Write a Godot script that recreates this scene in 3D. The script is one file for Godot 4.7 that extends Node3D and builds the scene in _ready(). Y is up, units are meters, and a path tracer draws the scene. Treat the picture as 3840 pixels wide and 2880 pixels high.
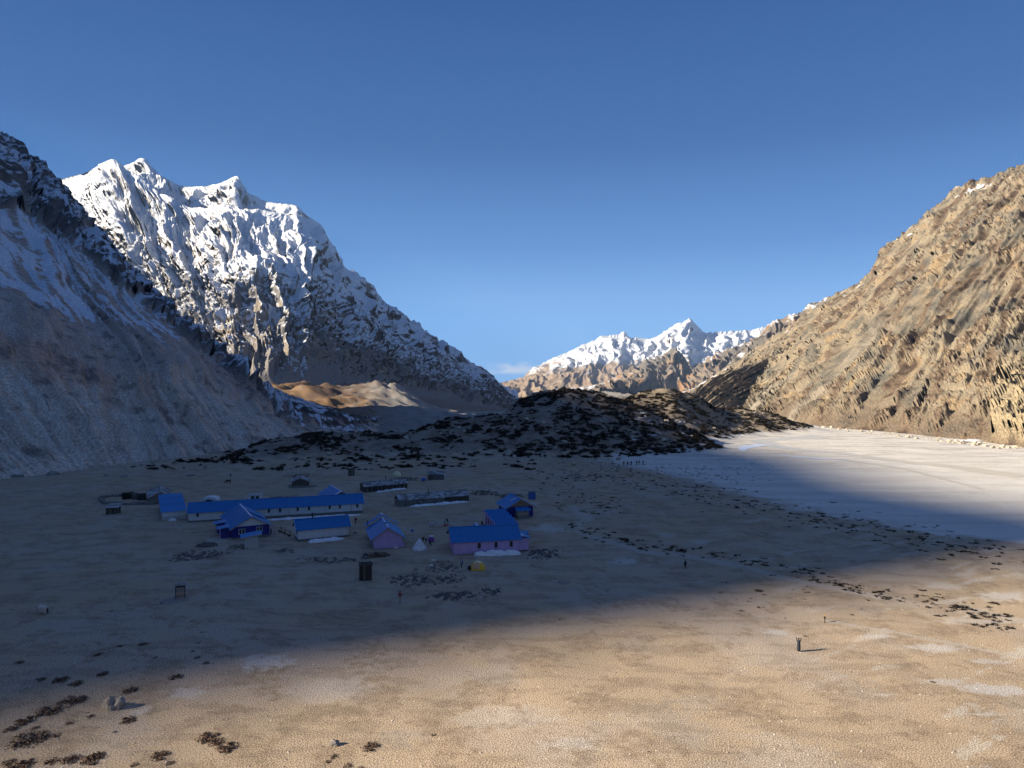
extends Node3D
# A mountain village on a valley floor. Metres; y up; the camera stands on a slope at the origin and looks along -z. D below means distance along -z.
const EYE := 36.6          # height of the lens over the valley floor
const F := 2662.0          # lens, in pixels of the 3840 wide photograph
const HZ := 1400.0         # row of the horizon in it
var rng := RandomNumberGenerator.new()
var N := {}                # noises
var M := {}                # materials
var taken := {}

func _ready():
	var t0 = Time.get_ticks_msec()
	set_camera_sky_sun()
	make_noises()
	make_materials()
	make_ground()
	print("ground ", Time.get_ticks_msec() - t0)
	make_mountains()
	print("mountains ", Time.get_ticks_msec() - t0)
	make_river()
	make_village()
	print("village ", Time.get_ticks_msec() - t0)
	make_camp()
	make_beings()
	print("beings ", Time.get_ticks_msec() - t0)
	make_plants_and_stones()
	print("done ", Time.get_ticks_msec() - t0)

# ------------------------------------------------------------------ camera, sky, sun
func set_camera_sky_sun():
	var c := Camera3D.new()
	c.name = "camera"
	add_child(c)
	c.position = Vector3(0, EYE, 0)
	c.rotation.x = -atan(40.0 / F)
	c.fov = rad_to_deg(2.0 * atan(1440.0 / F))
	c.near = 0.5
	c.far = 30000.0
	var e := Environment.new()
	e.background_mode = Environment.BG_SKY
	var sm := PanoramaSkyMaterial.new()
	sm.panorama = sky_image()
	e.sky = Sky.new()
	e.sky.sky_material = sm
	e.tonemap_mode = Environment.TONE_MAPPER_LINEAR
	e.tonemap_exposure = 3.0
	e.fog_enabled = true
	e.fog_density = 0.000025
	e.fog_light_color = Color(0.72, 0.84, 1.0)
	e.sdfgi_enabled = true
	e.ssao_enabled = true
	e.ssil_enabled = true
	var w := WorldEnvironment.new()
	w.name = "world_environment"
	w.environment = e
	add_child(w)
	var s := DirectionalLight3D.new()
	s.name = "sun"
	s.light_color = Color(1.0, 0.945, 0.86)
	s.light_energy = 1.45
	s.light_angular_distance = 1.0
	s.shadow_enabled = true
	add_child(s)
	s.look_at_from_position(Vector3.ZERO, sun_way())

func sun_way() -> Vector3:   # the way sunlight travels: from beyond the near mountain across the valley
	var el := deg_to_rad(23.5)
	var az := deg_to_rad(12.0)
	return Vector3(cos(el) * cos(az), -sin(el), -cos(el) * sin(az))

func sky_image() -> ImageTexture:   # clear high-altitude air, paler towards the horizon, raised again overhead as added fill for the shade, and one low cloud bank far down the valley
	var w := 2048
	var h := 1024
	var im := Image.create(w, h, false, Image.FORMAT_RGBF)
	var stops := [[0.0, Color(0.205, 0.450, 0.835)], [4.2, Color(0.160, 0.405, 0.810)], [10.0, Color(0.078, 0.240, 0.580)], [17.4, Color(0.032, 0.130, 0.375)], [28.0, Color(0.014, 0.084, 0.285)], [36.0, Color(0.014, 0.083, 0.280)], [60.0, Color(0.080, 0.142, 0.350)], [90.0, Color(0.094, 0.152, 0.360)]]  # highest stops, out of view, lifted and reddened to fill the shade
	var cn := FastNoiseLite.new()
	cn.seed = 5
	cn.frequency = 0.05
	cn.fractal_octaves = 4
	for y in h:
		var up := 90.0 - (y + 0.5) / h * 180.0
		var a := maxf(up, 0.0)
		var k := 0
		while k < stops.size() - 2 and a > stops[k + 1][0]: k += 1
		var col: Color = stops[k][1].lerp(stops[k + 1][1], clampf((a - stops[k][0]) / (stops[k + 1][0] - stops[k][0]), 0, 1))
		col = Color(col.r / 2.75, col.g / 2.8, col.b / 2.85)
		im.fill_rect(Rect2i(0, y, w, 1), col)
		if up > -1.0 and up < 3.0:
			for x in w:
				var az := wrapf((x + 0.5) / w * 360.0, -180.0, 180.0)      # 0 is straight ahead
				var d := Vector2((az - 0.2) / 2.3, (up - 0.1) / 0.6).length()
				if d < 1.6:
					var m := clampf((1.2 - d) * 1.3 + cn.get_noise_2d(az * 12.0, up * 40.0) * 1.3, 0.0, 1.0) * 0.75
					im.set_pixel(x, y, col.lerp(Color(0.22, 0.245, 0.29), m))
	return ImageTexture.create_from_image(im)

# ------------------------------------------------------------------ helpers
func noise(seed_: int, freq: float, oct := 4, kind := FastNoiseLite.TYPE_SIMPLEX, frac := FastNoiseLite.FRACTAL_FBM) -> FastNoiseLite:
	var n := FastNoiseLite.new()
	n.seed = seed_
	n.frequency = freq
	n.noise_type = kind
	n.fractal_type = frac
	n.fractal_octaves = oct
	return n

func make_noises():
	N.a = noise(1, 1.0, 4)
	N.b = noise(2, 1.0, 3)
	N.f = noise(12, 1.0, 5)
	N.f.fractal_gain = 0.62
	N.e = noise(14, 1.0, 2, FastNoiseLite.TYPE_SIMPLEX, FastNoiseLite.FRACTAL_RIDGED)
	N.c = noise(3, 1.0, 2)
	N.r = noise(4, 1.0, 5, FastNoiseLite.TYPE_SIMPLEX, FastNoiseLite.FRACTAL_RIDGED)
	N.r2 = noise(8, 1.0, 3, FastNoiseLite.TYPE_SIMPLEX, FastNoiseLite.FRACTAL_RIDGED)
	N.w = noise(6, 1.0, 2, FastNoiseLite.TYPE_CELLULAR, FastNoiseLite.FRACTAL_FBM)
	N.w.cellular_return_type = FastNoiseLite.RETURN_DISTANCE2_SUB
	N.v = noise(7, 1.0, 1, FastNoiseLite.TYPE_CELLULAR, FastNoiseLite.FRACTAL_NONE)
	N.v.cellular_return_type = FastNoiseLite.RETURN_CELL_VALUE

func ss(a: float, b: float, x: float) -> float:
	return smoothstep(a, b, x)

func lut(xs: Array, ys: Array, x: float) -> float:
	if x <= xs[0]: return ys[0]
	var n := xs.size()
	if x >= xs[n - 1]: return ys[n - 1]
	var i := xs.bsearch(x)
	var t: float = (x - xs[i - 1]) / (xs[i] - xs[i - 1])
	return lerpf(ys[i - 1], ys[i], t * t * (3.0 - 2.0 * t) * 0.5 + t * 0.5)

func at(px: float, py: float, d: float) -> Vector3:   # a point at distance d on a sight line of the photograph
	return Vector3((px - 1920.0) / F * d, EYE + (HZ - py) / F * d, -d)

func on(px: float, py: float) -> Vector3:             # where a sight line meets the flat valley floor
	var d := EYE * F / (py - HZ)
	return stand((px - 1920.0) / F * d, d)

func stand(x: float, D: float, up := 0.0) -> Vector3:
	return Vector3(x, gh(x, D) + up, -D)

func numbered(n: String) -> String:
	var k: int = taken.get(n, 0)
	taken[n] = k + 1
	return n if k == 0 else "%s_%03d" % [n, k]

func tag(o: Node, label: String, category: String, group := "", kind := ""):
	if label: o.set_meta("label", label)
	if category: o.set_meta("category", category)
	if group: o.set_meta("group", group)
	if kind: o.set_meta("kind", kind)

func thing(called: String, label: String, category: String, where: Vector3, turn := 0.0, group := "") -> Node3D:
	var o := Node3D.new()
	o.name = numbered(called)
	add_child(o)
	o.position = where
	o.rotation.y = deg_to_rad(turn)
	tag(o, label, category, group)
	return o

func put(mesh: Mesh, called: String, mat: Material, parent: Node = null, at_ := Vector3.ZERO, turn := Vector3.ZERO) -> MeshInstance3D:
	var o := MeshInstance3D.new()
	o.mesh = mesh
	o.name = numbered(called) if parent == null else called
	if mat: o.material_override = mat
	(self if parent == null else parent).add_child(o, true)
	o.position = at_
	o.rotation = turn
	return o

func structure(mesh: Mesh, called: String, mat: Material) -> MeshInstance3D:
	var o := put(mesh, called, mat)
	o.set_meta("kind", "structure")
	return o

func arr_mesh(v: PackedVector3Array, n: PackedVector3Array, c: PackedColorArray, idx: PackedInt32Array) -> ArrayMesh:
	var a := []
	a.resize(Mesh.ARRAY_MAX)
	a[Mesh.ARRAY_VERTEX] = v
	a[Mesh.ARRAY_NORMAL] = n
	if c.size(): a[Mesh.ARRAY_COLOR] = c
	a[Mesh.ARRAY_INDEX] = idx
	var m := ArrayMesh.new()
	m.add_surface_from_arrays(Mesh.PRIMITIVE_TRIANGLES, a)
	return m

func grid_mesh(P: PackedVector3Array, nu: int, nv: int, fcol: Callable, up := true) -> ArrayMesh:   # a sheet of nu by nv points
	var nn := PackedVector3Array()
	nn.resize(nu * nv)
	var turned := 0
	var cc := PackedColorArray()
	cc.resize(nu * nv)
	for i in nu:
		for j in nv:
			var k := i * nv + j
			var du := P[mini(i + 1, nu - 1) * nv + j] - P[maxi(i - 1, 0) * nv + j]
			var dv := P[i * nv + mini(j + 1, nv - 1)] - P[i * nv + maxi(j - 1, 0)]
			var n := dv.cross(du).normalized()
			if n.y < 0.0:
				n = -n
				turned += 1
			nn[k] = n
			cc[k] = fcol.call(P[k], n, float(i) / (nu - 1), float(j) / (nv - 1))
	var idx := PackedInt32Array()
	idx.resize((nu - 1) * (nv - 1) * 6)
	var q := 0
	for i in nu - 1:
		for j in nv - 1:
			var k := i * nv + j
			idx[q] = k
			idx[q + 1] = k + 1
			idx[q + 2] = k + nv
			idx[q + 3] = k + 1
			idx[q + 4] = k + nv + 1
			idx[q + 5] = k + nv
			q += 6
	if turned * 2 < nu * nv: idx.reverse()
	return arr_mesh(P, nn, cc, idx)

func tex(im: Image) -> ImageTexture:
	return ImageTexture.create_from_image(im)

func grain_image(size: int, freq: float, lo: float, hi: float, oct: int, seed_: int, contrast := 1.0) -> Image:
	var n := noise(seed_, freq, oct)
	var im := n.get_seamless_image(size, size)
	im.convert(Image.FORMAT_L8)
	var d := im.get_data()
	for i in d.size():
		d[i] = int(clampf(lerpf(lo, hi, clampf((d[i] / 255.0 - 0.5) * contrast + 0.5, 0, 1)), 0, 1) * 255.0)
	return Image.create_from_data(size, size, false, Image.FORMAT_L8, d)

func mat(c: Color, rough := 0.9, grain := "", scale := 1.0) -> StandardMaterial3D:   # c is a linear base colour
	var m := StandardMaterial3D.new()
	m.albedo_color = c.linear_to_srgb()
	m.roughness = rough
	m.metallic_specular = 0.3
	if grain:
		m.albedo_texture = M[grain]
		m.uv1_triplanar = true
		m.uv1_scale = Vector3.ONE * scale
	return m

func coloured(rough := 0.95, grain := "", scale := 1.0, relief := "", depth_cm := 0.0) -> StandardMaterial3D:   # base colour comes with the vertices
	var m := mat(Color.WHITE, rough, grain, scale)
	m.vertex_color_use_as_albedo = true
	m.uv1_triplanar = true
	m.uv1_world_triplanar = true
	m.uv1_scale = Vector3.ONE * scale
	m.metallic_specular = 0.15
	if relief:
		m.heightmap_enabled = true
		m.heightmap_texture = M[relief]
		m.heightmap_scale = depth_cm
	return m

func make_materials():
	M.g_turf = tex(grain_image(1024, 0.09, 0.62, 1.0, 4, 21, 1.9))
	M.g_rock = tex(grain_image(1024, 0.03, 0.72, 1.0, 6, 22, 1.7))
	M.g_wall = tex(grain_image(512, 0.02, 0.72, 1.0, 5, 23, 1.5))
	M.g_roof = tex(grain_image(512, 0.02, 0.7, 1.0, 5, 24, 1.6))
	var st := grain_image(512, 0.03, 0.7, 1.0, 4, 25, 1.8)     # upright boards: stretch along y
	st.resize(512, 16, Image.INTERPOLATE_BILINEAR)
	st.resize(512, 512, Image.INTERPOLATE_CUBIC)
	M.g_board = tex(st)
	M.ground = coloured(0.97, "g_turf", 1.0 / 21.0, "g_turf", 5.0)
	M.rock = coloured(0.95, "g_rock", 1.0 / 60.0, "g_rock", 160.0)
	M.far = coloured(0.95, "g_rock", 1.0 / 240.0, "g_rock", 500.0)
	M.plain = coloured(0.95)
	M.roof = mat(Color(0.008, 0.175, 0.48), 0.5, "g_roof", 0.25)
	M.roof2 = mat(Color(0.012, 0.21, 0.56), 0.5, "g_roof", 0.25)
	M.cap = mat(Color(0.42, 0.48, 0.66), 0.45)
	M.white = mat(Color(0.84, 0.80, 0.76), 0.8, "g_board", 0.5)
	M.white2 = mat(Color(0.84, 0.81, 0.78), 0.8, "g_wall", 0.4)
	M.cream = mat(Color(0.36, 0.32, 0.27), 0.85, "g_wall", 0.3)
	M.lilac = mat(Color(0.62, 0.45, 0.74), 0.75, "g_board", 0.5)
	M.pink = mat(Color(0.78, 0.42, 0.70), 0.75, "g_board", 0.5)
	M.navy = mat(Color(0.016, 0.024, 0.24), 0.6, "g_board", 0.5)
	M.wood = mat(Color(0.36, 0.22, 0.13), 0.85, "g_board", 0.6)
	M.pale_wood = mat(Color(0.46, 0.36, 0.27), 0.85, "g_board", 0.6)
	M.old_wood = mat(Color(0.13, 0.105, 0.085), 0.9, "g_board", 0.7)
	M.dark_wood = mat(Color(0.045, 0.04, 0.037), 0.9, "g_board", 0.7)
	M.grey_wood = mat(Color(0.33, 0.33, 0.33), 0.85, "g_wall", 0.6)
	M.grey_wood2 = mat(Color(0.20, 0.195, 0.19), 0.85, "g_wall", 0.6)
	M.grey_wood3 = mat(Color(0.46, 0.47, 0.48), 0.85, "g_wall", 0.6)
	M.stone = mat(Color(0.22, 0.20, 0.175), 0.95, "g_wall", 1.1)
	M.stone2 = mat(Color(0.32, 0.30, 0.27), 0.95, "g_wall", 1.1)
	M.stone3 = mat(Color(0.14, 0.13, 0.12), 0.95, "g_wall", 1.1)
	M.concrete = mat(Color(0.56, 0.53, 0.49), 0.9, "g_wall", 0.3)
	M.glass = mat(Color(0.012, 0.02, 0.02), 0.12)
	M.glass.metallic_specular = 0.6
	M.frame = mat(Color(0.6, 0.6, 0.6), 0.7)
	M.dark = mat(Color(0.012, 0.011, 0.011), 0.8)
	M.iron = mat(Color(0.02, 0.02, 0.022), 0.6)
	M.maroon = mat(Color(0.16, 0.02, 0.04), 0.7)
	M.snow = mat(Color(0.90, 0.91, 0.93), 0.7, "g_roof", 0.3)
	M.snow.heightmap_enabled = true
	M.snow.heightmap_texture = M.g_roof
	M.snow.heightmap_scale = 12.0
	M.yellow = mat(Color(0.62, 0.36, 0.02), 0.6)
	M.tan = mat(Color(0.48, 0.30, 0.17), 0.7)
	M.pale_yellow = mat(Color(0.66, 0.58, 0.33), 0.65)
	M.canvas = mat(Color(0.82, 0.80, 0.82), 0.8, "g_wall", 0.2)
	M.blue_plastic = mat(Color(0.02, 0.10, 0.42), 0.35)
	M.sack = mat(Color(0.66, 0.66, 0.66), 0.8)
	M.purple = mat(Color(0.20, 0.05, 0.30), 0.7)
	M.red = mat(Color(0.30, 0.015, 0.02), 0.7)
	M.shrub = coloured(0.95)

# ------------------------------------------------------------------ ground
var KX := [-190.0, -175.0, -149.0, -119.0, -110.0, -89.0, -53.0, -29.0, -8.0, 0.0, 5.0, 16.0, 28.0, 45.0, 62.0, 78.0, 90.0, 106.0, 125.0]
var KD := [235.0, 250.0, 300.0, 310.0, 320.0, 330.0, 340.0, 350.0, 356.0, 362.0, 366.0, 370.0, 370.0, 372.0, 372.0, 372.0, 372.0, 372.0, 372.0]
var KH := [0.0, 0.0, 0.6, 2.8, 6.5, 9.3, 8.6, 14.2, 15.4, 17.0, 23.5, 27.8, 28.7, 27.2, 21.5, 14.5, 8.0, 0.0, 0.0]
var LX := [40.0, 56.0, 75.0, 92.0, 108.0, 132.0, 150.0, 169.0, 185.0, 205.0]
var LD := [430.0, 430.0, 430.0, 432.0, 440.0, 455.0, 468.0, 480.0, 480.0, 480.0]
var LH := [12.0, 18.0, 24.0, 26.0, 24.0, 14.6, 11.8, 10.5, 5.0, 0.0]
var FD := [0.0, 440.0, 600.0, 1000.0, 2000.0, 3000.0, 5000.0, 8000.0, 12000.0]
var FY := [0.0, 0.0, -6.0, -35.0, -85.0, -130.0, -240.0, -330.0, -400.0]

func gh(x: float, D: float) -> float:   # height of the valley floor
	var y := 0.0
	if D < 60.0:
		y = clampf((58.0 - D) * 0.62, 0.0, 34.8)
		return y + N.b.get_noise_2d(x * 0.03, D * 0.03) * 0.25 + N.c.get_noise_2d(x * 0.008 + 9.0, D * 0.008) * 0.35 * ss(120.0, 60.0, x)
	if D > 440.0: y = lut(FD, FY, D)
	y += N.b.get_noise_2d(x * 0.03, D * 0.03) * 0.25 + N.c.get_noise_2d(x * 0.008 + 9.0, D * 0.008) * 0.35 * ss(120.0, 60.0, x)
	if D > 215.0 and D < 1400.0:
		var lump: float = N.a.get_noise_2d(x * 0.022, D * 0.022)
		if x < 130.0:
			var h := lut(KX, KH, x)
			var r := lut(KX, KD, x)
			var front := 46.0 + h * 1.1
			var t := clampf((D - (r - front)) / front, 0.0, 1.0)
			if D <= r:
				var s := t * t * (3.0 - 2.0 * t)
				y += h * lerpf(s, t, 0.35) + lump * 3.2 * s * ss(-160.0, -110.0, x) * ss(0.0, 12.0, h) * (1.0 - t * 0.5)
			else:
				var back := (D - r)
				var drop := h - back * 0.30 - back * back * 0.0016
				y = maxf(y + drop, lerpf(-14.0, -42.0, ss(340.0, 700.0, D))) if x < 75.0 else maxf(y, y + drop)
		if x > 35.0 and x < 215.0:
			var h2 := lut(LX, LH, x)
			var r2 := lut(LX, LD, x)
			var t2 := clampf((D - (r2 - 62.0)) / 62.0, 0.0, 1.0)
			var hh := h2 * lerpf(t2 * t2 * (3.0 - 2.0 * t2), t2, 0.4) if D <= r2 else h2 * (1.0 - ss(0.0, 90.0, D - r2))
			hh += lump * 2.2 * ss(1.0, 8.0, hh)
			y = maxf(y, hh)
	if D > 700.0:      # old moraine hills on the near side of the far mountain
		var px := x / D * F
		var k := ss(1100.0, 1950.0, D) * ss(-150.0, -520.0, px) * (1.0 - ss(2300.0, 3000.0, D))
		if k > 0.0:
			var r3: float = N.r2.get_noise_2d(x * 0.0016 + 3.0, D * 0.0016)
			y += k * (74.0 + 38.0 * r3 + 12.0 * N.a.get_noise_2d(x * 0.01, D * 0.01))
		y += 5.0 * N.r2.get_noise_2d(x * 0.012, D * 0.009) * ss(700.0, 1000.0, D)
	return y

func poly_dist(p: Vector2, pts: Array) -> float:
	var best := 1e9
	for i in pts.size() - 1:
		best = minf(best, Geometry2D.get_closest_point_to_segment(p, pts[i], pts[i + 1]).distance_squared_to(p))
	return sqrt(best)

var SAND_X := [20.0, 38.0, 46.0, 66.0, 77.0, 95.0, 115.0, 160.0]   # edge of the pale river flat: x against D along it
var SAND_D := [330.0, 300.0, 285.0, 236.0, 195.0, 164.0, 148.0, 125.0]
var paths := []
var bare := []

func ground_colour(p: Vector3, _n: Vector3, _u: float, _v: float) -> Color:
	var x := p.x
	var D := -p.z
	var a: float = N.a.get_noise_2d(x * 0.02, D * 0.02)
	var b: float = N.b.get_noise_2d(x * 0.11 + 40.0, D * 0.11)
	var f: float = N.a.get_noise_2d(x * 0.55, D * 0.55 + 7.0)
	var c := Color(0.58, 0.45, 0.305).lerp(Color(0.57, 0.46, 0.35), ss(-0.25, 0.35, a + 0.3 * b))
	c = c.lerp(Color(0.45, 0.34, 0.225), ss(0.05, 0.45, b + 0.35 * f - 0.25 * a) * 0.65)
	c = c.lerp(Color(0.56, 0.48, 0.385), ss(0.25, 0.6, N.b.get_noise_2d(x * 0.045, D * 0.045 + 90.0) + 0.35 * f) * 0.55)      # worn, dusty ground
	c = c.lerp(Color(0.30, 0.215, 0.145), ss(0.42, 0.62, f + 0.5 * b) * 0.4)
	c = c.lerp(Color(0.33, 0.255, 0.18), ss(0.08, 0.4, N.a.get_noise_2d(x * 0.06 + 3.0, D * 0.22) + 0.3 * f) * 0.38)      # grazed and trodden streaks
	if D < 260.0:
		# streaks of bare pale silt, drawn out across the slope of the flat
		var sx := x * 0.86 + D * 0.5
		var sy := D * 0.86 - x * 0.5
		var st: float = N.a.get_noise_2d(sx * 0.035 + 11.0, sy * 0.16) + 0.4 * f
		var where := ss(25.0, 60.0, x + (110.0 - D) * 0.15)
		c = c.lerp(Color(0.72, 0.66, 0.56), ss(0.42, 0.60, st) * where * 0.6)
		for q in bare:
			var e := Vector2((x - q[0]) / q[2], (D - q[1]) / q[3]).length()
			if e < 1.6: c = c.lerp(Color(0.68, 0.63, 0.56), ss(1.15, 0.55, e + 0.5 * f + 0.3 * b) * q[4])
		for w in paths:
			if w.box.has_point(Vector2(x, D)):
				var pd := poly_dist(Vector2(x, D), w.pts) + f * 0.5
				c = c.lerp(Color(0.60, 0.53, 0.44), ss(w.w, w.w * 0.35, pd) * 0.75)
	# the river flat
	var edge := lut([125.0, 148.0, 164.0, 195.0, 236.0, 285.0, 300.0, 330.0], [160.0, 115.0, 95.0, 77.0, 66.0, 46.0, 40.0, 60.0], D)
	if D > 120.0 and x > edge - 25.0:
		var band: float = N.a.get_noise_2d(x * 0.012 + D * 0.02, D * 0.09)
		var sand := Color(0.90, 0.86, 0.775).lerp(Color(0.80, 0.755, 0.67), ss(-0.2, 0.4, band + 0.4 * f))
		sand = sand.lerp(Color(0.46, 0.41, 0.35), ss(0.22, 0.45, N.a.get_noise_2d(x * 0.016 + 70.0, D * 0.13) + 0.3 * f) * 0.6 * ss(240.0, 330.0, D))
		var rise := ss(1.6, 3.5, p.y + 0.6 * b)
		c = c.lerp(sand, ss(-7.0, 5.0, x - edge + 6.0 * b + 3.0 * f) * (1.0 - rise))
	if D > 225.0:
		var hill := ss(1.2, 4.0, p.y + b * 2.0) * ss(240.0, 290.0, D)
		var soil := Color(0.20, 0.155, 0.12).lerp(Color(0.34, 0.285, 0.235), ss(-0.3, 0.4, b + 0.6 * f))
		if x > 55.0: soil = soil.lerp(Color(0.33, 0.265, 0.185), ss(395.0, 430.0, D))
		c = c.lerp(soil, hill * 0.85)
		if _n.y < 0.72: c = c.lerp(Color(0.33, 0.32, 0.30).lerp(Color(0.2, 0.19, 0.18), ss(-0.2, 0.3, f)), ss(0.72, 0.6, _n.y) * 0.8)
	if D > 480.0:
		var wide: float = N.a.get_noise_2d(x * 0.004, D * 0.004)
		var fine: float = N.a.get_noise_2d(x * 0.03, D * 0.03)
		var m := Color(0.24, 0.155, 0.09).lerp(Color(0.15, 0.105, 0.075), ss(-0.1, 0.4, wide + 0.4 * fine))
		var grey := Color(0.40, 0.375, 0.335).lerp(Color(0.30, 0.28, 0.25), ss(-0.3, 0.3, fine))
		var px := x / D * F
		m = m.lerp(grey, maxf(ss(-640.0, -420.0, px + 160.0 * fine), ss(0.78, 0.6, _n.y)))
		m = m.lerp(grey, ss(1150.0, 850.0, D))
		c = c.lerp(m, ss(480.0, 560.0, D))
	return c

func make_ground():
	paths = []
	for w in [[[on(2150, 1905), on(2170, 1925), on(2215, 1945), on(2160, 1975), on(2180, 2000), on(2290, 2035), on(2420, 2072), on(2560, 2085), on(2790, 2130), on(3000, 2180), on(3300, 2240)], 2.0],
			[[on(1990, 1880), on(1850, 1845), on(1760, 1830), on(1640, 1822)], 1.4], [[on(2130, 1870), on(1990, 1852), on(1880, 1830), on(1830, 1790)], 1.0],
			[[on(3100, 2330), on(3400, 2380), on(3840, 2460)], 0.8], [[on(3560, 2260), on(3840, 2330)], 1.6]]:
		var pts := []
		var box := Rect2(w[0][0].x, -w[0][0].z, 0, 0)
		for p in w[0]:
			pts.append(Vector2(p.x, -p.z))
			box = box.expand(pts[-1])
		paths.append({"pts": pts, "w": w[1], "box": box.grow(5.0)})
	bare = []
	for q in [[995, 2495, 95, 32, 0.95], [690, 2605, 70, 22, 0.6], [525, 2670, 40, 16, 0.6], [2060, 1985, 75, 14, 0.8], [2350, 2106, 65, 12, 0.9], [1990, 1893, 45, 10, 0.6], [2640, 2035, 45, 8, 0.6], [2500, 2010, 35, 8, 0.5],
			[820, 2025, 60, 14, 0.6], [2910, 2368, 60, 10, 0.8], [3750, 2590, 150, 22, 0.9], [3550, 2560, 90, 14, 0.7], [3300, 2390, 70, 9, 0.8], [3500, 2430, 110, 16, 0.8], [3720, 2480, 90, 10, 0.7], [3760, 2240, 90, 18, 0.8], [3560, 2200, 80, 14, 0.5], [3650, 2330, 180, 10, 0.5], [3700, 2690, 70, 9, 0.7], [3330, 2615, 50, 10, 0.5], [2150, 2800, 130, 26, 0.5], [1900, 2690, 200, 50, 0.35], [1250, 2590, 160, 50, 0.35], [2630, 2180, 30, 6, 0.3]]:
		var p := on(q[0], q[1])
		bare.append([p.x, -p.z, q[2] / F * -p.z, q[3] / F * p.z * p.z / EYE, q[4]])
	var rows := PackedFloat32Array()
	for k in 22: rows.append(-40.0 + k * 4.6)
	var D := 61.5
	while D < 520.0:
		rows.append(D)
		D += clampf(D * D / (EYE * 710.0) * 0.85, 0.16, lerpf(1.1, 1.5, ss(300.0, 500.0, D)))
	structure(fan(rows, 620, 1.02, 0.0), "ground", M.ground)
	rows = PackedFloat32Array()
	D = 505.0
	while D < 8000.0:
		rows.append(D)
		D *= 1.0105
	structure(fan(rows, 330, 0.85, -1.2), "valley_floor", M.rock)

func fan(rows: PackedFloat32Array, nu: int, half: float, sink: float) -> ArrayMesh:
	var nv := rows.size()
	var P := PackedVector3Array()
	P.resize(nu * nv)
	for i in nu:
		var t := (float(i) / (nu - 1) * 2.0 - 1.0) * half
		for j in nv:
			var D := rows[j]
			var x := t * (maxf(D, 0.0) + 40.0)
			P[i * nv + j] = Vector3(x, gh(x, D) + sink * ss(560.0, 505.0, D) + (sink if sink < 0.0 else 0.0), -D)
	return grid_mesh(P, nu, nv, ground_colour)

# ------------------------------------------------------------------ mountains
func cr(a: Vector3, b: Vector3, c: Vector3, d: Vector3, t: float) -> Vector3:
	return b.cubic_interpolate(c, a, d, t)

func sheet(cols: Array, vk: Array, nu: int, nv: int, fdisp: Callable, fcol: Callable) -> ArrayMesh:
	# cols: [knot, point at vk[0], point at vk[1] ...] from foot to crest and down the back
	var nr := vk.size()
	var nc := cols.size()
	var k0: float = cols[0][0]
	var k1: float = cols[nc - 1][0]
	var P := PackedVector3Array()
	P.resize(nu * nv)
	var ci := 0
	var row := []
	row.resize(nr)
	for i in nu:
		var u := lerpf(k0, k1, float(i) / (nu - 1))
		while ci < nc - 2 and u > cols[ci + 1][0]: ci += 1
		var t: float = clampf((u - cols[ci][0]) / (cols[ci + 1][0] - cols[ci][0]), 0.0, 1.0)
		for r in nr:
			row[r] = cr(cols[maxi(ci - 1, 0)][r + 1], cols[ci][r + 1], cols[ci + 1][r + 1], cols[mini(ci + 2, nc - 1)][r + 1], t)
		var vi := 0
		for j in nv:
			var v: float = lerpf(vk[0], vk[nr - 1], float(j) / (nv - 1))
			while vi < nr - 2 and v > vk[vi + 1]: vi += 1
			var s: float = clampf((v - vk[vi]) / (vk[vi + 1] - vk[vi]), 0.0, 1.0)
			P[i * nv + j] = row[vi].lerp(row[vi + 1], s)
	var Q := PackedVector3Array()
	Q.resize(nu * nv)
	for i in nu:
		for j in nv:
			var k := i * nv + j
			var du := P[mini(i + 2, nu - 1) * nv + j] - P[maxi(i - 2, 0) * nv + j]
			var dv := P[i * nv + mini(j + 2, nv - 1)] - P[i * nv + maxi(j - 2, 0)]
			var n := dv.cross(du).normalized()
			if n.y < 0.0: n = -n
			n = (n + Vector3.UP * 0.25).normalized()
			Q[k] = P[k] + n * fdisp.call(P[k], lerpf(k0, k1, float(i) / (nu - 1)), lerpf(vk[0], vk[nr - 1], float(j) / (nv - 1)))
	var fc := func(p, n, a, b): return fcol.call(p, n, lerpf(k0, k1, a), lerpf(vk[0], vk[nr - 1], b))
	return grid_mesh(Q, nu, nv, fc)

func tri_wave(x: float) -> float:
	return absf(fposmod(x, 1.0) * 2.0 - 1.0)

func foot_crest(list: Array, back_d: float, bulge := 0.0, drop := 40.0) -> Array:   # [knot, foot px, py, d, crest px, py, d]
	var cols := []
	for c in list:
		var a := at(c[1], c[2], c[3])
		var b := at(c[4], c[5], c[6])
		a.y -= 3.0
		var m := a.lerp(b, 0.5) - Vector3(0, bulge * (b.y - a.y), 0)
		cols.append([c[0], a - Vector3(0, drop, -10), a, m, b, b + Vector3(0, -0.55 * (b.y + 60.0), -back_d * 0.6), Vector3(b.x, -150.0, b.z - back_d)])
	return cols
const VK := [-0.03, 0.0, 0.5, 1.0, 1.08, 1.14]

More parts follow.
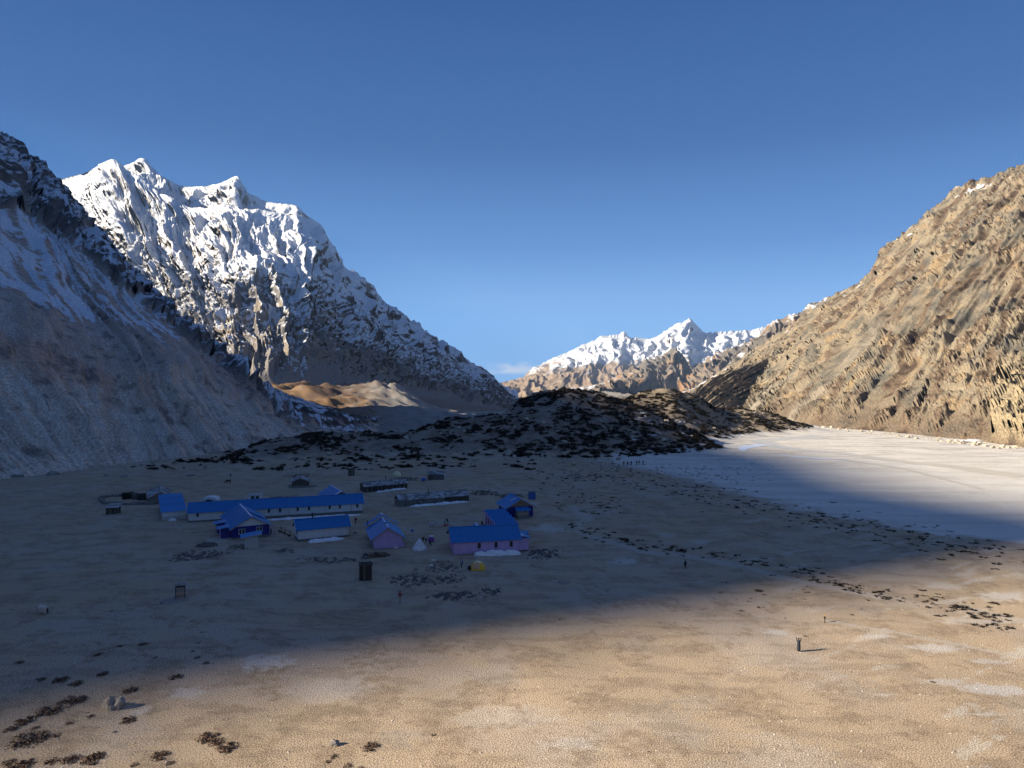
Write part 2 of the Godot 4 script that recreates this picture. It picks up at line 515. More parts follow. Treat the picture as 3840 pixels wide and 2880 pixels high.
func disp_far(p: Vector3, u: float, v: float) -> float:   # the great snow peak
	var env := ss(0.0, 0.12, v) * (1.0 - 0.75 * ss(0.86, 1.0, v)) * (1.0 - ss(1.0, 1.05, v))
	var wu: float = N.b.get_noise_2d(u * 0.004, v * 3.0) * 34.0
	var ribs: float = N.e.get_noise_2d((u + 90.0 * v + wu) * 0.0055, v * 1.1 + 3.0)
	var rib2: float = N.e.get_noise_2d((u - 60.0 * v + wu * 1.2) * 0.016 + 20.0, v * 3.6)
	var rib3: float = N.e.get_noise_2d((u + 120.0 * v + wu) * 0.04 + 60.0, v * 9.0)
	var flute: float = N.e.get_noise_2d((u + 160.0 * v + wu * 0.5) * 0.06 + 7.0, v * 1.5) * ss(0.55, 0.8, v) * ss(1150.0, 900.0, u)
	var fine: float = N.f.get_noise_3d(p.x * 0.022, p.y * 0.045, p.z * 0.022)
	var dip: float = p.y * 0.016 + p.x * 0.0045 + 1.9 * N.b.get_noise_3d(p.x * 0.0035, p.y * 0.0035, p.z * 0.0035)
	var ledge := tri_wave(dip) + 0.55 * tri_wave(dip * 2.7 + 0.3)
	var low := ss(0.78, 0.4, v)
	return env * (ribs * lerpf(26.0, 40.0, ss(0.15, 0.6, v)) + rib2 * 12.0 + rib3 * lerpf(1.0, 4.5, low) + flute * 7.0 + fine * (1.8 + 4.5 * low) + ledge * (3.0 + 14.0 * low * ss(0.04, 0.16, v))) + N.e.get_noise_2d(u * 0.02, 5.0) * 14.0 * ss(0.9, 1.0, v) * ss(1150.0, 1300.0, u)

func col_far(p: Vector3, n: Vector3, u: float, v: float) -> Color:
	var f: float = N.f.get_noise_3d(p.x * 0.02, p.y * 0.05, p.z * 0.02)
	var g: float = N.b.get_noise_3d(p.x * 0.005, p.y * 0.005, p.z * 0.005)
	var rock := Color(0.15, 0.14, 0.135).lerp(Color(0.24, 0.225, 0.205), ss(-0.3, 0.4, f))
	rock = rock.lerp(Color(0.38, 0.31, 0.21), ss(0.05, 0.35, g + 0.5 * f) * ss(0.75, 0.55, v) * 0.55)
	rock = rock.lerp(Color(0.22, 0.15, 0.11), ss(0.2, 0.5, N.b.get_noise_3d(p.x * 0.008 + 50.0, p.y * 0.008, p.z * 0.008)) * ss(0.3, 0.15, v))
	rock = rock.lerp(Color(0.25, 0.23, 0.21), ss(0.16, 0.06, v + 0.08 * g))
	var dip: float = p.y * 0.016 + p.x * 0.0045 + 1.9 * N.b.get_noise_3d(p.x * 0.0035, p.y * 0.0035, p.z * 0.0035)
	var shelf := tri_wave(dip * 2.7 + 0.55)      # snow lies on the shelves between the rock bands
	# more snow higher up; less on the lower cliffs and on the long scree foot down the valley
	var line := lerpf(0.70, 0.28, ss(0.12, 0.60, v + 0.12 * g))
	if u > 1150.0: line += 0.04 * ss(0.55, 0.2, v) + 0.5 * ss(0.32, 0.12, v + 0.12 * g + 0.05 * f)
	if v < 0.2: line += 0.3 * ss(0.12, 0.04, v + 0.05 * g)
	return rock.lerp(Color(0.82, 0.85, 0.88), ss(line - 0.03, line + 0.04, n.y + 0.11 * f + 0.18 * g + 0.26 * (shelf - 0.5) * ss(0.75, 0.5, v)))

func disp_range(p: Vector3, u: float, v: float) -> float:   # snow range at the head of the valley
	var env := ss(0.0, 0.1, v) * (1.0 - 0.8 * ss(0.85, 1.0, v)) * (1.0 - ss(1.0, 1.05, v))
	var wu: float = N.b.get_noise_2d(u * 0.006, v * 3.0) * 30.0
	return env * (N.e.get_noise_2d((u + 60.0 * v + wu) * 0.009, v * 1.6) * 62.0 + N.e.get_noise_2d((u - 40.0 * v + wu) * 0.03, v * 5.0) * 15.0 + N.f.get_noise_3d(p.x * 0.008, p.y * 0.014, p.z * 0.008) * 16.0) + N.r.get_noise_2d(u * 0.03, 2.0) * 16.0 * ss(0.9, 1.0, v)

func col_range(p: Vector3, n: Vector3, u: float, v: float) -> Color:
	var f: float = N.a.get_noise_3d(p.x * 0.006, p.y * 0.012, p.z * 0.006)
	var g: float = N.b.get_noise_3d(p.x * 0.0012, p.y * 0.0012, p.z * 0.0012)
	var rock := Color(0.24, 0.18, 0.13).lerp(Color(0.33, 0.26, 0.19), ss(-0.3, 0.4, f + 0.5 * g))
	var line := lerpf(0.95, 0.12, ss(0.34, 0.60, v + 0.16 * g + 0.06 * f))
	return rock.lerp(Color(0.66, 0.69, 0.73), ss(line - 0.08, line + 0.1, n.y + 0.45 * f) * ss(70.0, 190.0, p.y + 170.0 * g + 70.0 * f))

func disp_crag(p: Vector3, u: float, v: float) -> float:   # brown crags between
	var env := ss(0.0, 0.1, v) * (1.0 - 0.7 * ss(0.85, 1.0, v)) * (1.0 - ss(1.0, 1.05, v))
	var wu: float = N.b.get_noise_2d(u * 0.006 + 30.0, v * 3.0) * 24.0
	var k := clampf(-p.z / 5000.0, 0.3, 1.0)
	return env * (N.e.get_noise_2d((u + 50.0 * v + wu) * 0.013 + 40.0, v * 1.6) * 46.0 * k + N.e.get_noise_2d((u - 30.0 * v + wu) * 0.04, v * 5.0) * 14.0 * k + N.f.get_noise_3d(p.x * 0.016, p.y * 0.024, p.z * 0.016) * 9.0 * k) + N.r.get_noise_2d(u * 0.05, 9.0) * 8.0 * k * ss(0.9, 1.0, v)

func col_crag(p: Vector3, n: Vector3, u: float, v: float) -> Color:
	var f: float = N.a.get_noise_3d(p.x * 0.015, p.y * 0.03, p.z * 0.015)
	var g: float = N.b.get_noise_3d(p.x * 0.003, p.y * 0.003, p.z * 0.003)
	var rock := Color(0.15, 0.135, 0.12).lerp(Color(0.27, 0.21, 0.15), ss(-0.3, 0.4, g + 0.5 * f))
	rock = rock.lerp(Color(0.30, 0.18, 0.10), ss(0.25, 0.5, g - 0.3 * f))
	return rock.lerp(Color(0.78, 0.80, 0.83), ss(0.66, 0.82, n.y + 0.3 * f) * ss(0.86, 1.0, v + 0.2 * g + 0.1 * f) * ss(-0.1, 0.15, f))

func near_rock(u: float, v: float) -> float:   # where the near mountain is cliff rather than scree
	var edge: float = lerpf(0.52, 0.06, pow(clampf(u / 470.0, 0.0, 1.0), 0.8)) + 0.06 * N.b.get_noise_2d(u * 0.012, 3.0) + 0.05 * N.a.get_noise_2d(u * 0.03, v * 9.0)
	return ss(edge - 0.02, edge + 0.03, v) * (1.0 - 0.85 * ss(0.1, 0.35, N.b.get_noise_2d(u * 0.006 + 30.0, v * 9.0)) * ss(0.8, 0.6, v))

func disp_near(p: Vector3, u: float, v: float) -> float:   # the dark near mountain
	var vis := maxf(ss(-700.0, -150.0, u), ss(0.5, 0.25, v))
	var env := ss(0.0, 0.04, v) * (1.0 - 0.6 * ss(0.9, 1.0, v)) * (1.0 - ss(1.0, 1.05, v))
	var wu: float = N.b.get_noise_2d(u * 0.004, v * 4.0) * 30.0
	var hi := near_rock(u, v) * ss(560.0, 330.0, u)
	var gull: float = N.r2.get_noise_2d((u + wu) * 0.008, v * 1.6)
	var fine: float = N.f.get_noise_3d(p.x * 0.06, p.y * 0.09, p.z * 0.06)
	var crag: float = N.r.get_noise_3d(p.x * 0.016, p.y * 0.026, p.z * 0.016)
	var dip: float = p.y * 0.03 + p.z * 0.004 + 1.2 * N.b.get_noise_3d(p.x * 0.006, p.y * 0.006, p.z * 0.006)
	var ledge := tri_wave(dip) + 0.4 * tri_wave(dip * 2.3)
	var d: float = env * (gull * lerpf(5.0, 9.0, hi) + crag * lerpf(0.8, 4.0, hi) + fine * lerpf(1.9, 4.5, hi) + ledge * 8.0 * hi + hi * 6.0)
	d += env * 1.6 * N.r2.get_noise_2d((u + wu) * 0.03, v * 1.0 + 9.0) * ss(0.2, 0.05, v)       # runnels in the moraine wall
	d += 6.0 * ss(0.105, 0.125, v + 0.02 * N.b.get_noise_2d(u * 0.006, 8.0)) * ss(0.30, 0.17, v)   # the lip above it
	return d * vis + N.r.get_noise_2d(u * 0.025, 1.0) * 5.0 * ss(0.9, 1.0, v) * (1.0 - ss(1.0, 1.06, v)) * ss(-500.0, -150.0, u)

func col_near(p: Vector3, n: Vector3, u: float, v: float) -> Color:
	var f: float = N.f.get_noise_3d(p.x * 0.05, p.y * 0.09, p.z * 0.05)
	var g: float = N.b.get_noise_3d(p.x * 0.008, p.y * 0.008, p.z * 0.008)
	var wu: float = N.b.get_noise_2d(u * 0.004, v * 4.0) * 18.0
	var streak: float = N.a.get_noise_2d((u + wu) * 0.035, v * 5.0)
	var hi := near_rock(u, v)
	var rock := Color(0.10, 0.092, 0.088).lerp(Color(0.21, 0.185, 0.17), ss(-0.2, 0.45, f + 0.3 * g))
	var scree := Color(0.48, 0.38, 0.31).lerp(Color(0.60, 0.50, 0.43), ss(-0.3, 0.3, streak + 0.3 * f))
	scree = scree.lerp(Color(0.44, 0.30, 0.225), ss(-0.1, 0.35, g + 0.5 * streak) * 0.75)
	var moraine := Color(0.72, 0.60, 0.49).lerp(Color(0.57, 0.46, 0.37), ss(-0.25, 0.35, streak + 0.5 * f))
	moraine = moraine.lerp(Color(0.58, 0.39, 0.285), ss(0.02, 0.10, v) * ss(-0.3, 0.25, g + 0.3 * streak) * ss(200.0, -200.0, u) * 0.8)
	var c := scree.lerp(moraine, ss(0.13, 0.105, v + 0.02 * N.b.get_noise_2d(u * 0.006, 8.0)))
	c = c.lerp(Color(0.14, 0.12, 0.11), ss(0.16, 0.42, f + 0.3 * g) * 0.7)
	c = c.lerp(Color(0.62, 0.59, 0.56), ss(0.34, 0.5, -f) * 0.6)
	c = c.lerp(rock, hi)
	# dark heath on the spur that runs out into the valley
	c = c.lerp(Color(0.06, 0.05, 0.047).lerp(Color(0.14, 0.12, 0.11), ss(0.1, 0.5, f + 0.4 * streak)), ss(430.0, 620.0, u + 80.0 * g) * ss(0.06, 0.16, v + 0.05 * g) * 0.92)
	var line := lerpf(1.55, 0.80, ss(0.12, 0.30, v + 0.05 * g + 0.05 * streak))
	line = lerpf(line, 0.74, hi) + 0.12 * ss(450.0, 800.0, u)
	return c.lerp(Color(0.76, 0.79, 0.84), ss(line - 0.02, line + 0.03, n.y + 0.20 * f + 0.50 * streak * (1.0 - hi) + 0.30 * g))

func disp_sunny(p: Vector3, u: float, v: float) -> float:   # the sunlit crag opposite
	var env := ss(0.0, 0.05, v) * (1.0 - 0.5 * ss(0.9, 1.0, v)) * (1.0 - ss(1.0, 1.05, v))
	var g: float = N.b.get_noise_3d(p.x * 0.009, p.y * 0.009, p.z * 0.009)
	var w := u - 800.0 * v
	var craggy := ss(-0.04, 0.16, g * 1.2 + 0.6 * N.b.get_noise_2d(w * 0.012 + 8.0, u * 0.004) + 0.12 * N.a.get_noise_3d(p.x * 0.03, p.y * 0.03, p.z * 0.03))
	var q := p + Vector3(N.a.get_noise_3d(p.x * 0.03, p.y * 0.03, p.z * 0.03), N.a.get_noise_3d(p.z * 0.03, p.x * 0.03, p.y * 0.03), 0.0) * 9.0
	var block: float = N.v.get_noise_3d(q.x * 0.07, q.y * 0.085 - q.x * 0.03, q.z * 0.07)
	var block2: float = N.v.get_noise_3d(q.x * 0.17, q.y * 0.2 - q.x * 0.07, q.z * 0.17 + 30.0)
	var fine: float = N.f.get_noise_3d(p.x * 0.045, p.y * 0.055, p.z * 0.045)
	var big: float = N.r2.get_noise_2d(w * 0.0075, u * 0.0018 + 4.0)
	var mid: float = N.f.get_noise_3d(p.x * 0.02, p.y * 0.024, p.z * 0.02)
	var bluff := ss(110.0, 85.0, absf(u - 3850.0) + 40.0 * g) * ss(0.012, 0.03, v) * ss(0.11, 0.085, v + 0.02 * mid)
	return bluff * (8.0 + 3.0 * block + 1.5 * block2 + 2.0 * mid) * ss(0.0, 0.03, v) + env * (big * 6.0 * ss(0.05, 0.25, v) + g * 5.0 + mid * lerpf(0.8, 4.5, craggy) + craggy * (2.5 + block * 2.3 + block2 * 0.9) + fine * lerpf(0.8, 1.8, craggy) + block2 * 0.35) + N.r.get_noise_2d(u * 0.03, 3.0) * 4.0 * ss(0.92, 1.0, v) * (1.0 - ss(1.0, 1.05, v))

func col_sunny(p: Vector3, n: Vector3, u: float, v: float) -> Color:
	var f: float = N.f.get_noise_3d(p.x * 0.06, p.y * 0.06, p.z * 0.06)
	var g: float = N.b.get_noise_3d(p.x * 0.009, p.y * 0.009, p.z * 0.009)
	var h: float = N.b.get_noise_3d(p.x * 0.02 + 60.0, p.y * 0.02, p.z * 0.02)
	var w := u - 800.0 * v
	var band: float = N.a.get_noise_2d(w * 0.013 + 2.0 + 0.3 * g, u * 0.003)
	var rock := Color(0.235, 0.198, 0.145).lerp(Color(0.315, 0.262, 0.185), ss(-0.2, 0.4, h + 0.3 * f))
	rock = rock.lerp(Color(0.30, 0.205, 0.11), ss(0.28, 0.5, h + 0.5 * f) * 0.6)
	rock = rock.lerp(Color(0.125, 0.122, 0.108), ss(0.1, 0.45, -h + 0.6 * f) * 0.75)
	var heath := Color(0.185, 0.135, 0.093).lerp(Color(0.115, 0.085, 0.062), ss(0.0, 0.4, f + 0.4 * h))
	var scree := Color(0.335, 0.295, 0.23).lerp(Color(0.26, 0.225, 0.175), ss(-0.2, 0.4, f))
	var c := rock.lerp(heath, ss(-0.02, 0.24, band + 0.35 * f) * ss(0.35, 0.65, n.y + 0.2 * f))
	c = c.lerp(heath, ss(0.10, 0.03, v + 0.05 * g) * 0.6)
	# pale scree chutes
	var fan_ := ss(46.0, 18.0, absf(u - lerpf(2870.0, 3230.0, v * 1.9) + 14.0 * h)) * ss(0.55, 0.42, v)
	var fan2 := ss(28.0, 8.0, absf(u - lerpf(3130.0, 3420.0, v * 2.2) + 12.0 * h)) * ss(0.42, 0.34, v) * 0.8
	c = c.lerp(scree, maxf(fan_, fan2) * ss(-0.5, 0.0, f + 0.2))
	c = c.lerp(Color(0.07, 0.053, 0.043), ss(0.34, 0.5, f + 0.3 * band) * 0.7)
	c = c.lerp(Color(0.42, 0.34, 0.21).lerp(Color(0.30, 0.25, 0.17), ss(-0.1, 0.4, f)), ss(112.0, 92.0, absf(u - 3850.0) + 40.0 * g) * ss(0.012, 0.03, v) * ss(0.12, 0.10, v + 0.01 * f) * 0.85)
	return c.lerp(Color(0.8, 0.82, 0.85), ss(0.86, 0.92, v + 0.06 * f) * ss(0.3, 0.5, h + 0.4 * f) * ss(0.5, 0.7, n.y))

func make_mountains():
	var peak := [[60, -100, 1500, 3000, 60, 760, 4600], [195, 100, 1500, 2700, 195, 690, 4400], [330, 300, 1490, 2500, 330, 648, 4150], [415, 450, 1480, 2350, 415, 606, 3950], [480, 560, 1475, 2250, 480, 632, 3850], [560, 650, 1465, 2150, 560, 695, 3700], [640, 740, 1455, 2050, 640, 742, 3550], [715, 820, 1450, 2000, 715, 782, 3450], [820, 900, 1440, 1950, 820, 770, 3350], [960, 990, 1435, 1950, 960, 790, 3300], [1080, 1080, 1440, 2000, 1080, 806, 3300], [1150, 1160, 1445, 2080, 1150, 812, 3350], [1200, 1240, 1450, 2180, 1200, 848, 3450], [1260, 1310, 1455, 2300, 1260, 945, 3550], [1300, 1370, 1460, 2420, 1300, 1005, 3650], [1380, 1450, 1468, 2600, 1380, 1064, 3850], [1420, 1510, 1475, 2800, 1420, 1114, 4000], [1500, 1580, 1485, 3050, 1500, 1174, 4250], [1570, 1650, 1495, 3300, 1570, 1215, 4450], [1620, 1700, 1505, 3500, 1620, 1264, 4600], [1700, 1760, 1515, 3800, 1700, 1303, 4850], [1760, 1810, 1522, 4000, 1760, 1352, 5050], [1830, 1860, 1530, 4300, 1830, 1402, 5300], [1900, 1910, 1540, 4700, 1900, 1470, 5500], [1945, 1945, 1550, 5000, 1945, 1505, 5600]]
	structure(sheet(foot_crest(peak, 900.0, 0.03), VK, 640, 400, disp_far, col_far), "snow_mountain", M.far)
	var rear := []
	for q in [[380, 660, 4500], [430, 645, 4500], [475, 622, 4450], [520, 606, 4400], [545, 600, 4350], [590, 640, 4300], [640, 680, 4250], [700, 702, 4200], [800, 694, 4150], [850, 682, 4100], [890, 662, 4050], [912, 692, 4030], [932, 722, 4000], [1000, 757, 3950], [1100, 768, 3900], [1150, 800, 3900], [1200, 850, 3900]]:
		rear.append([q[0], q[0] - 20, q[1] + 330, 3400, q[0], q[1], q[2]])
	structure(sheet(foot_crest(rear, 600.0), VK, 230, 120, disp_far, col_far), "snow_summit_mountain", M.far)
	var rng_ := []
	for q in [[1840, 1455], [1900, 1442], [1960, 1412], [2000, 1382], [2080, 1342], [2180, 1297], [2260, 1262], [2318, 1254], [2340, 1246], [2362, 1264], [2440, 1268], [2480, 1250], [2540, 1212], [2562, 1206], [2590, 1194], [2612, 1218], [2650, 1246], [2720, 1243], [2800, 1239], [2880, 1226], [2980, 1212]]:
		rng_.append([q[0], q[0] - 40, 1512, 7200, q[0], q[1], 10500])
	structure(sheet(foot_crest(rng_, 1500.0), VK, 420, 150, disp_range, col_range), "far_snow_mountain", M.far)
	var mid := []
	for q in [[2060, 1500, 6000], [2150, 1478, 5900], [2223, 1462, 5800], [2290, 1428, 5700], [2343, 1400, 5600], [2420, 1358, 5500], [2487, 1325, 5400], [2527, 1306, 5300], [2552, 1320, 5300], [2580, 1360, 5200], [2620, 1368, 5100], [2700, 1320, 4800], [2760, 1298, 4600], [2830, 1268, 4400], [2900, 1230, 4300]]:
		mid.append([q[0], q[0] - 60, 1540, q[2] - 1500, q[0], q[1], q[2]])
	structure(sheet(foot_crest(mid, 700.0), VK, 330, 140, disp_crag, col_crag), "brown_mountain", M.far)
	var back := []
	for q in [[2560, 1500], [2640, 1450], [2700, 1400], [2790, 1312], [2830, 1268], [2888, 1212], [2924, 1197], [3003, 1164], [3045, 1135], [3118, 1112], [3173, 1082], [3260, 1042], [3400, 960]]:
		back.append([q[0], q[0] + 10, 1520, 1950, q[0], q[1], 2700])
	structure(sheet(foot_crest(back, 500.0), VK, 240, 120, disp_crag, col_crag), "grey_mountain", M.rock)
	var near := []
	# crest and foot of the near mountain, in metres: [knot, foot x, y, D, crest x, y, D]; it goes on to the left of the camera, where it casts the morning shadow
	for q in [[-1500, -280, 0, -540, -1400, 230, -560], [-1480, -270, 0, -420, -1400, 300, -380], [-1464, -260, 0, -320, -1400, 450, -270], [-1457, -254, 0, -270, -1400, 585, -246], [-1452, -248, 0, -235, -1400, 602, -226], [-1447, -244, 0, -215, -1400, 609, -210], [-1442, -242, 0, -205, -1400, 613, -200], [-1437, -240, 0, -198, -1400, 619, -193], [-1431, -238, 0, -194, -1400, 634, -188], [-1425, -237, 0, -184, -1400, 654, -184], [-1418, -236, 0, -170, -1400, 676, -179], [-1410, -228, 0, -140, -1400, 690, -170], [-1400, -222, 0, -100, -1400, 692, -150], [-1385, -215, 0, -50, -1400, 681, -98], [-1360, -205, 0, 50, -1400, 682, -22], [-1320, -196, 0, 130, -1400, 671, 54], [-1250, -188, 0, 180, -1385, 673, 125], [-1000, -180, 0, 225, -1280, 630, 380], [-500, -168, -2, 262, -1080, 550, 720]]:
		var a := Vector3(q[1], q[2] - 2.0, -q[3])
		var b := Vector3(q[4], q[5], -q[6])
		near.append([q[0], a - Vector3(-10, 25, 0), a, a.lerp(b, 0.5) - Vector3(0, lerpf(170.0, 12.0, ss(-1380.0, -500.0, q[0])), 0), b, b + Vector3(-90, -80, 0), b + Vector3(-300, -b.y, 0)])
	for q in [[-200, -152, -10, 300, -100, 455, 1080], [0, -135, -12, 345, 0, 522, 1150], [60, -134, -14, 370, 60, 566, 1165], [150, -133, -16, 400, 150, 628, 1185], [215, -132, -18, 430, 215, 745, 1200], [320, -133, -20, 470, 320, 866, 1230], [400, -135, -22, 510, 400, 966, 1255], [480, -138, -24, 550, 480, 1104, 1280], [560, -142, -27, 600, 560, 1194, 1300], [690, -150, -30, 680, 690, 1274, 1340], [780, -158, -33, 760, 780, 1334, 1365], [900, -170, -36, 850, 900, 1402, 1400], [1000, -180, -38, 930, 1000, 1452, 1420], [1150, -195, -42, 1060, 1150, 1512, 1450], [1300, -212, -46, 1200, 1300, 1560, 1470], [1450, -225, -50, 1340, 1450, 1592, 1480]]:
		var a := Vector3(q[1], q[2] - 2.0, -q[3])
		var b := at(q[4], q[5], q[6])
		near.append([q[0], a - Vector3(-10, 25, 0), a, a.lerp(b, 0.5) - Vector3(0, 0.04 * b.y, 0), b, b + Vector3(-60, -40, -60), b + Vector3(-200, -b.y - 80.0, -200)])
	structure(sheet(near, VK, 640, 380, disp_near, col_near), "near_mountain", M.rock)
	# a dark spur that stands out from the lower end of the sunlit mountain, turned from the sun
	var spur := []
	for q in [[0, 283, -6, 1142], [40, 305, 14, 1160], [100, 339, 31, 1189], [170, 394, 46, 1233], [260, 465, 62, 1290], [330, 522, 78, 1336], [400, 580, 96, 1384]]:
		var b := Vector3(q[1], q[2], -q[3])
		var a := b + Vector3(34, -q[2] - 26.0, 43)
		spur.append([2700.0 + q[0], a - Vector3(0, 15, -6), a, a.lerp(b, 0.5), b, b + Vector3(-30, -22, -20), b + Vector3(-90, -q[2] - 40.0, -60)])
	structure(sheet(spur, VK, 170, 90, func(p, u, v): return disp_sunny(p, u, v) * 0.55, col_sunny), "mountain_spur", M.rock)
	var sunny := []
	var feet := [[2600, 1500, 1850], [2640, 1510, 1700], [2690, 1525, 1500], [2740, 1535, 1300], [2790, 1545, 1100], [2830, 1552, 950], [2870, 1560, 800], [2900, 1566, 700], [2950, 1575, 620], [3010, 1585, 560], [3070, 1595, 520], [3130, 1603, 490], [3200, 1612, 465], [3300, 1625, 440], [3420, 1640, 415], [3540, 1652, 395], [3680, 1668, 372], [3840, 1688, 345], [4000, 1710, 320], [4400, 1760, 280], [5000, 1850, 230], [6500, 2000, 180]]
	var tops := [[2595, 1488, 1900], [2650, 1440, 1850], [2720, 1385, 1800], [2790, 1337, 1720], [2860, 1290, 1650], [2930, 1243, 1580], [3000, 1200, 1500], [3060, 1154, 1450], [3120, 1112, 1400], [3180, 1079, 1360], [3230, 1049, 1320], [3280, 990, 1280], [3340, 910, 1240], [3420, 848, 1190], [3500, 776, 1140], [3600, 707, 1090], [3700, 672, 1050], [3840, 617, 1000], [4000, 545, 930], [4300, 430, 850], [4800, 310, 800], [6000, 110, 750]]
	for k in feet.size():
		var kn: float = minf(tops[k][0], 4000.0) + maxf(tops[k][0] - 4000.0, 0.0) * 0.2
		sunny.append([kn] + feet[k] + tops[k])
	structure(sheet(foot_crest(sunny, 400.0, 0.02, 12.0), VK, 720, 430, disp_sunny, col_sunny), "sunlit_mountain", M.rock)

# ------------------------------------------------------------------ shapes
func st0() -> SurfaceTool:
	var st := SurfaceTool.new()
	st.begin(Mesh.PRIMITIVE_TRIANGLES)
	st.set_smooth_group(-1)
	return st

func done(st: SurfaceTool) -> ArrayMesh:
	st.generate_normals()
	return st.commit()

func quad(st: SurfaceTool, a: Vector3, b: Vector3, c: Vector3, d: Vector3):
	for p in [a, b, c, a, c, d]: st.add_vertex(p)

func bx(st: SurfaceTool, c: Vector3, s: Vector3, b := Basis.IDENTITY):
	var k := []
	for i in 8: k.append(c + b * Vector3((0.5 if i & 1 else -0.5) * s.x, (0.5 if i & 2 else -0.5) * s.y, (0.5 if i & 4 else -0.5) * s.z))
	quad(st, k[4], k[6], k[7], k[5])
	quad(st, k[1], k[3], k[2], k[0])
	quad(st, k[0], k[2], k[6], k[4])
	quad(st, k[5], k[7], k[3], k[1])
	quad(st, k[6], k[2], k[3], k[7])
	quad(st, k[0], k[4], k[5], k[1])

func box(s: Vector3) -> ArrayMesh:
	var st := st0()
	bx(st, Vector3.ZERO, s)
	return done(st)

func slab(a: Vector3, b: Vector3, c: Vector3, d: Vector3, t: float) -> ArrayMesh:   # a four-cornered sheet of thickness t
	var n := (b - a).cross(d - a).normalized() * t
	if n.y > 0.0: n = -n
	var st := st0()
	quad(st, a, b, c, d)
	quad(st, d + n, c + n, b + n, a + n)
	quad(st, a + n, b + n, b, a)
	quad(st, b + n, c + n, c, b)
	quad(st, c + n, d + n, d, c)
	quad(st, d + n, a + n, a, d)
	return done(st)

func pole(a: Vector3, b: Vector3, r: float, sides := 6, r2 := -1.0) -> ArrayMesh:
	var st := st0()
	tube(st, a, b, r, sides, r if r2 < 0.0 else r2)
	return done(st)

func tube(st: SurfaceTool, a: Vector3, b: Vector3, r: float, sides: int, r2: float):
	var ax := (b - a).normalized()
	var s := ax.cross(Vector3.UP if absf(ax.y) < 0.9 else Vector3.RIGHT).normalized()
	var t := ax.cross(s)
	for i in sides:
		var p := (s * cos(TAU * i / sides) + t * sin(TAU * i / sides))
		var q := (s * cos(TAU * (i + 1) / sides) + t * sin(TAU * (i + 1) / sides))
		quad(st, a + p * r, b + p * r2, b + q * r2, a + q * r)
		for k in [a, a + p * r, a + q * r, b, b + q * r2, b + p * r2]: st.add_vertex(k)

func lump(r: Vector3, rough: float, seed_: int, nu := 14, nv := 9, floor_ := -0.25) -> ArrayMesh:   # boulder
	var st := st0()
	st.set_smooth_group(-1)
	var P := []
	for j in nv:
		var row := []
		for i in nu:
			var th := PI * j / (nv - 1)
			var ph := TAU * i / nu
			var d := Vector3(sin(th) * cos(ph), cos(th), sin(th) * sin(ph))
			var k: float = 1.0 + rough * (N.v.get_noise_3d(d.x * 1.3 + seed_, d.y * 1.3, d.z * 1.3) * 0.18 + N.a.get_noise_3d(d.x * 0.9 + seed_ * 3.1, d.y * 0.9, d.z * 0.9))
			var p := d * r * k
			p.y = maxf(p.y, floor_ * r.y)
			row.append(p)
		P.append(row)
	for j in nv - 1:
		for i in nu:
			quad(st, P[j][i], P[j][(i + 1) % nu], P[j + 1][(i + 1) % nu], P[j + 1][i])
	return done(st)

# ------------------------------------------------------------------ buildings
# A house stands with its front left corner at its origin: x runs along the front, -z to the back.
func loc(ridge_x: bool, a: float, y: float, b: float) -> Vector3:   # a along the ridge, b across it
	return Vector3(a, y, -b) if ridge_x else Vector3(b, y, -a)

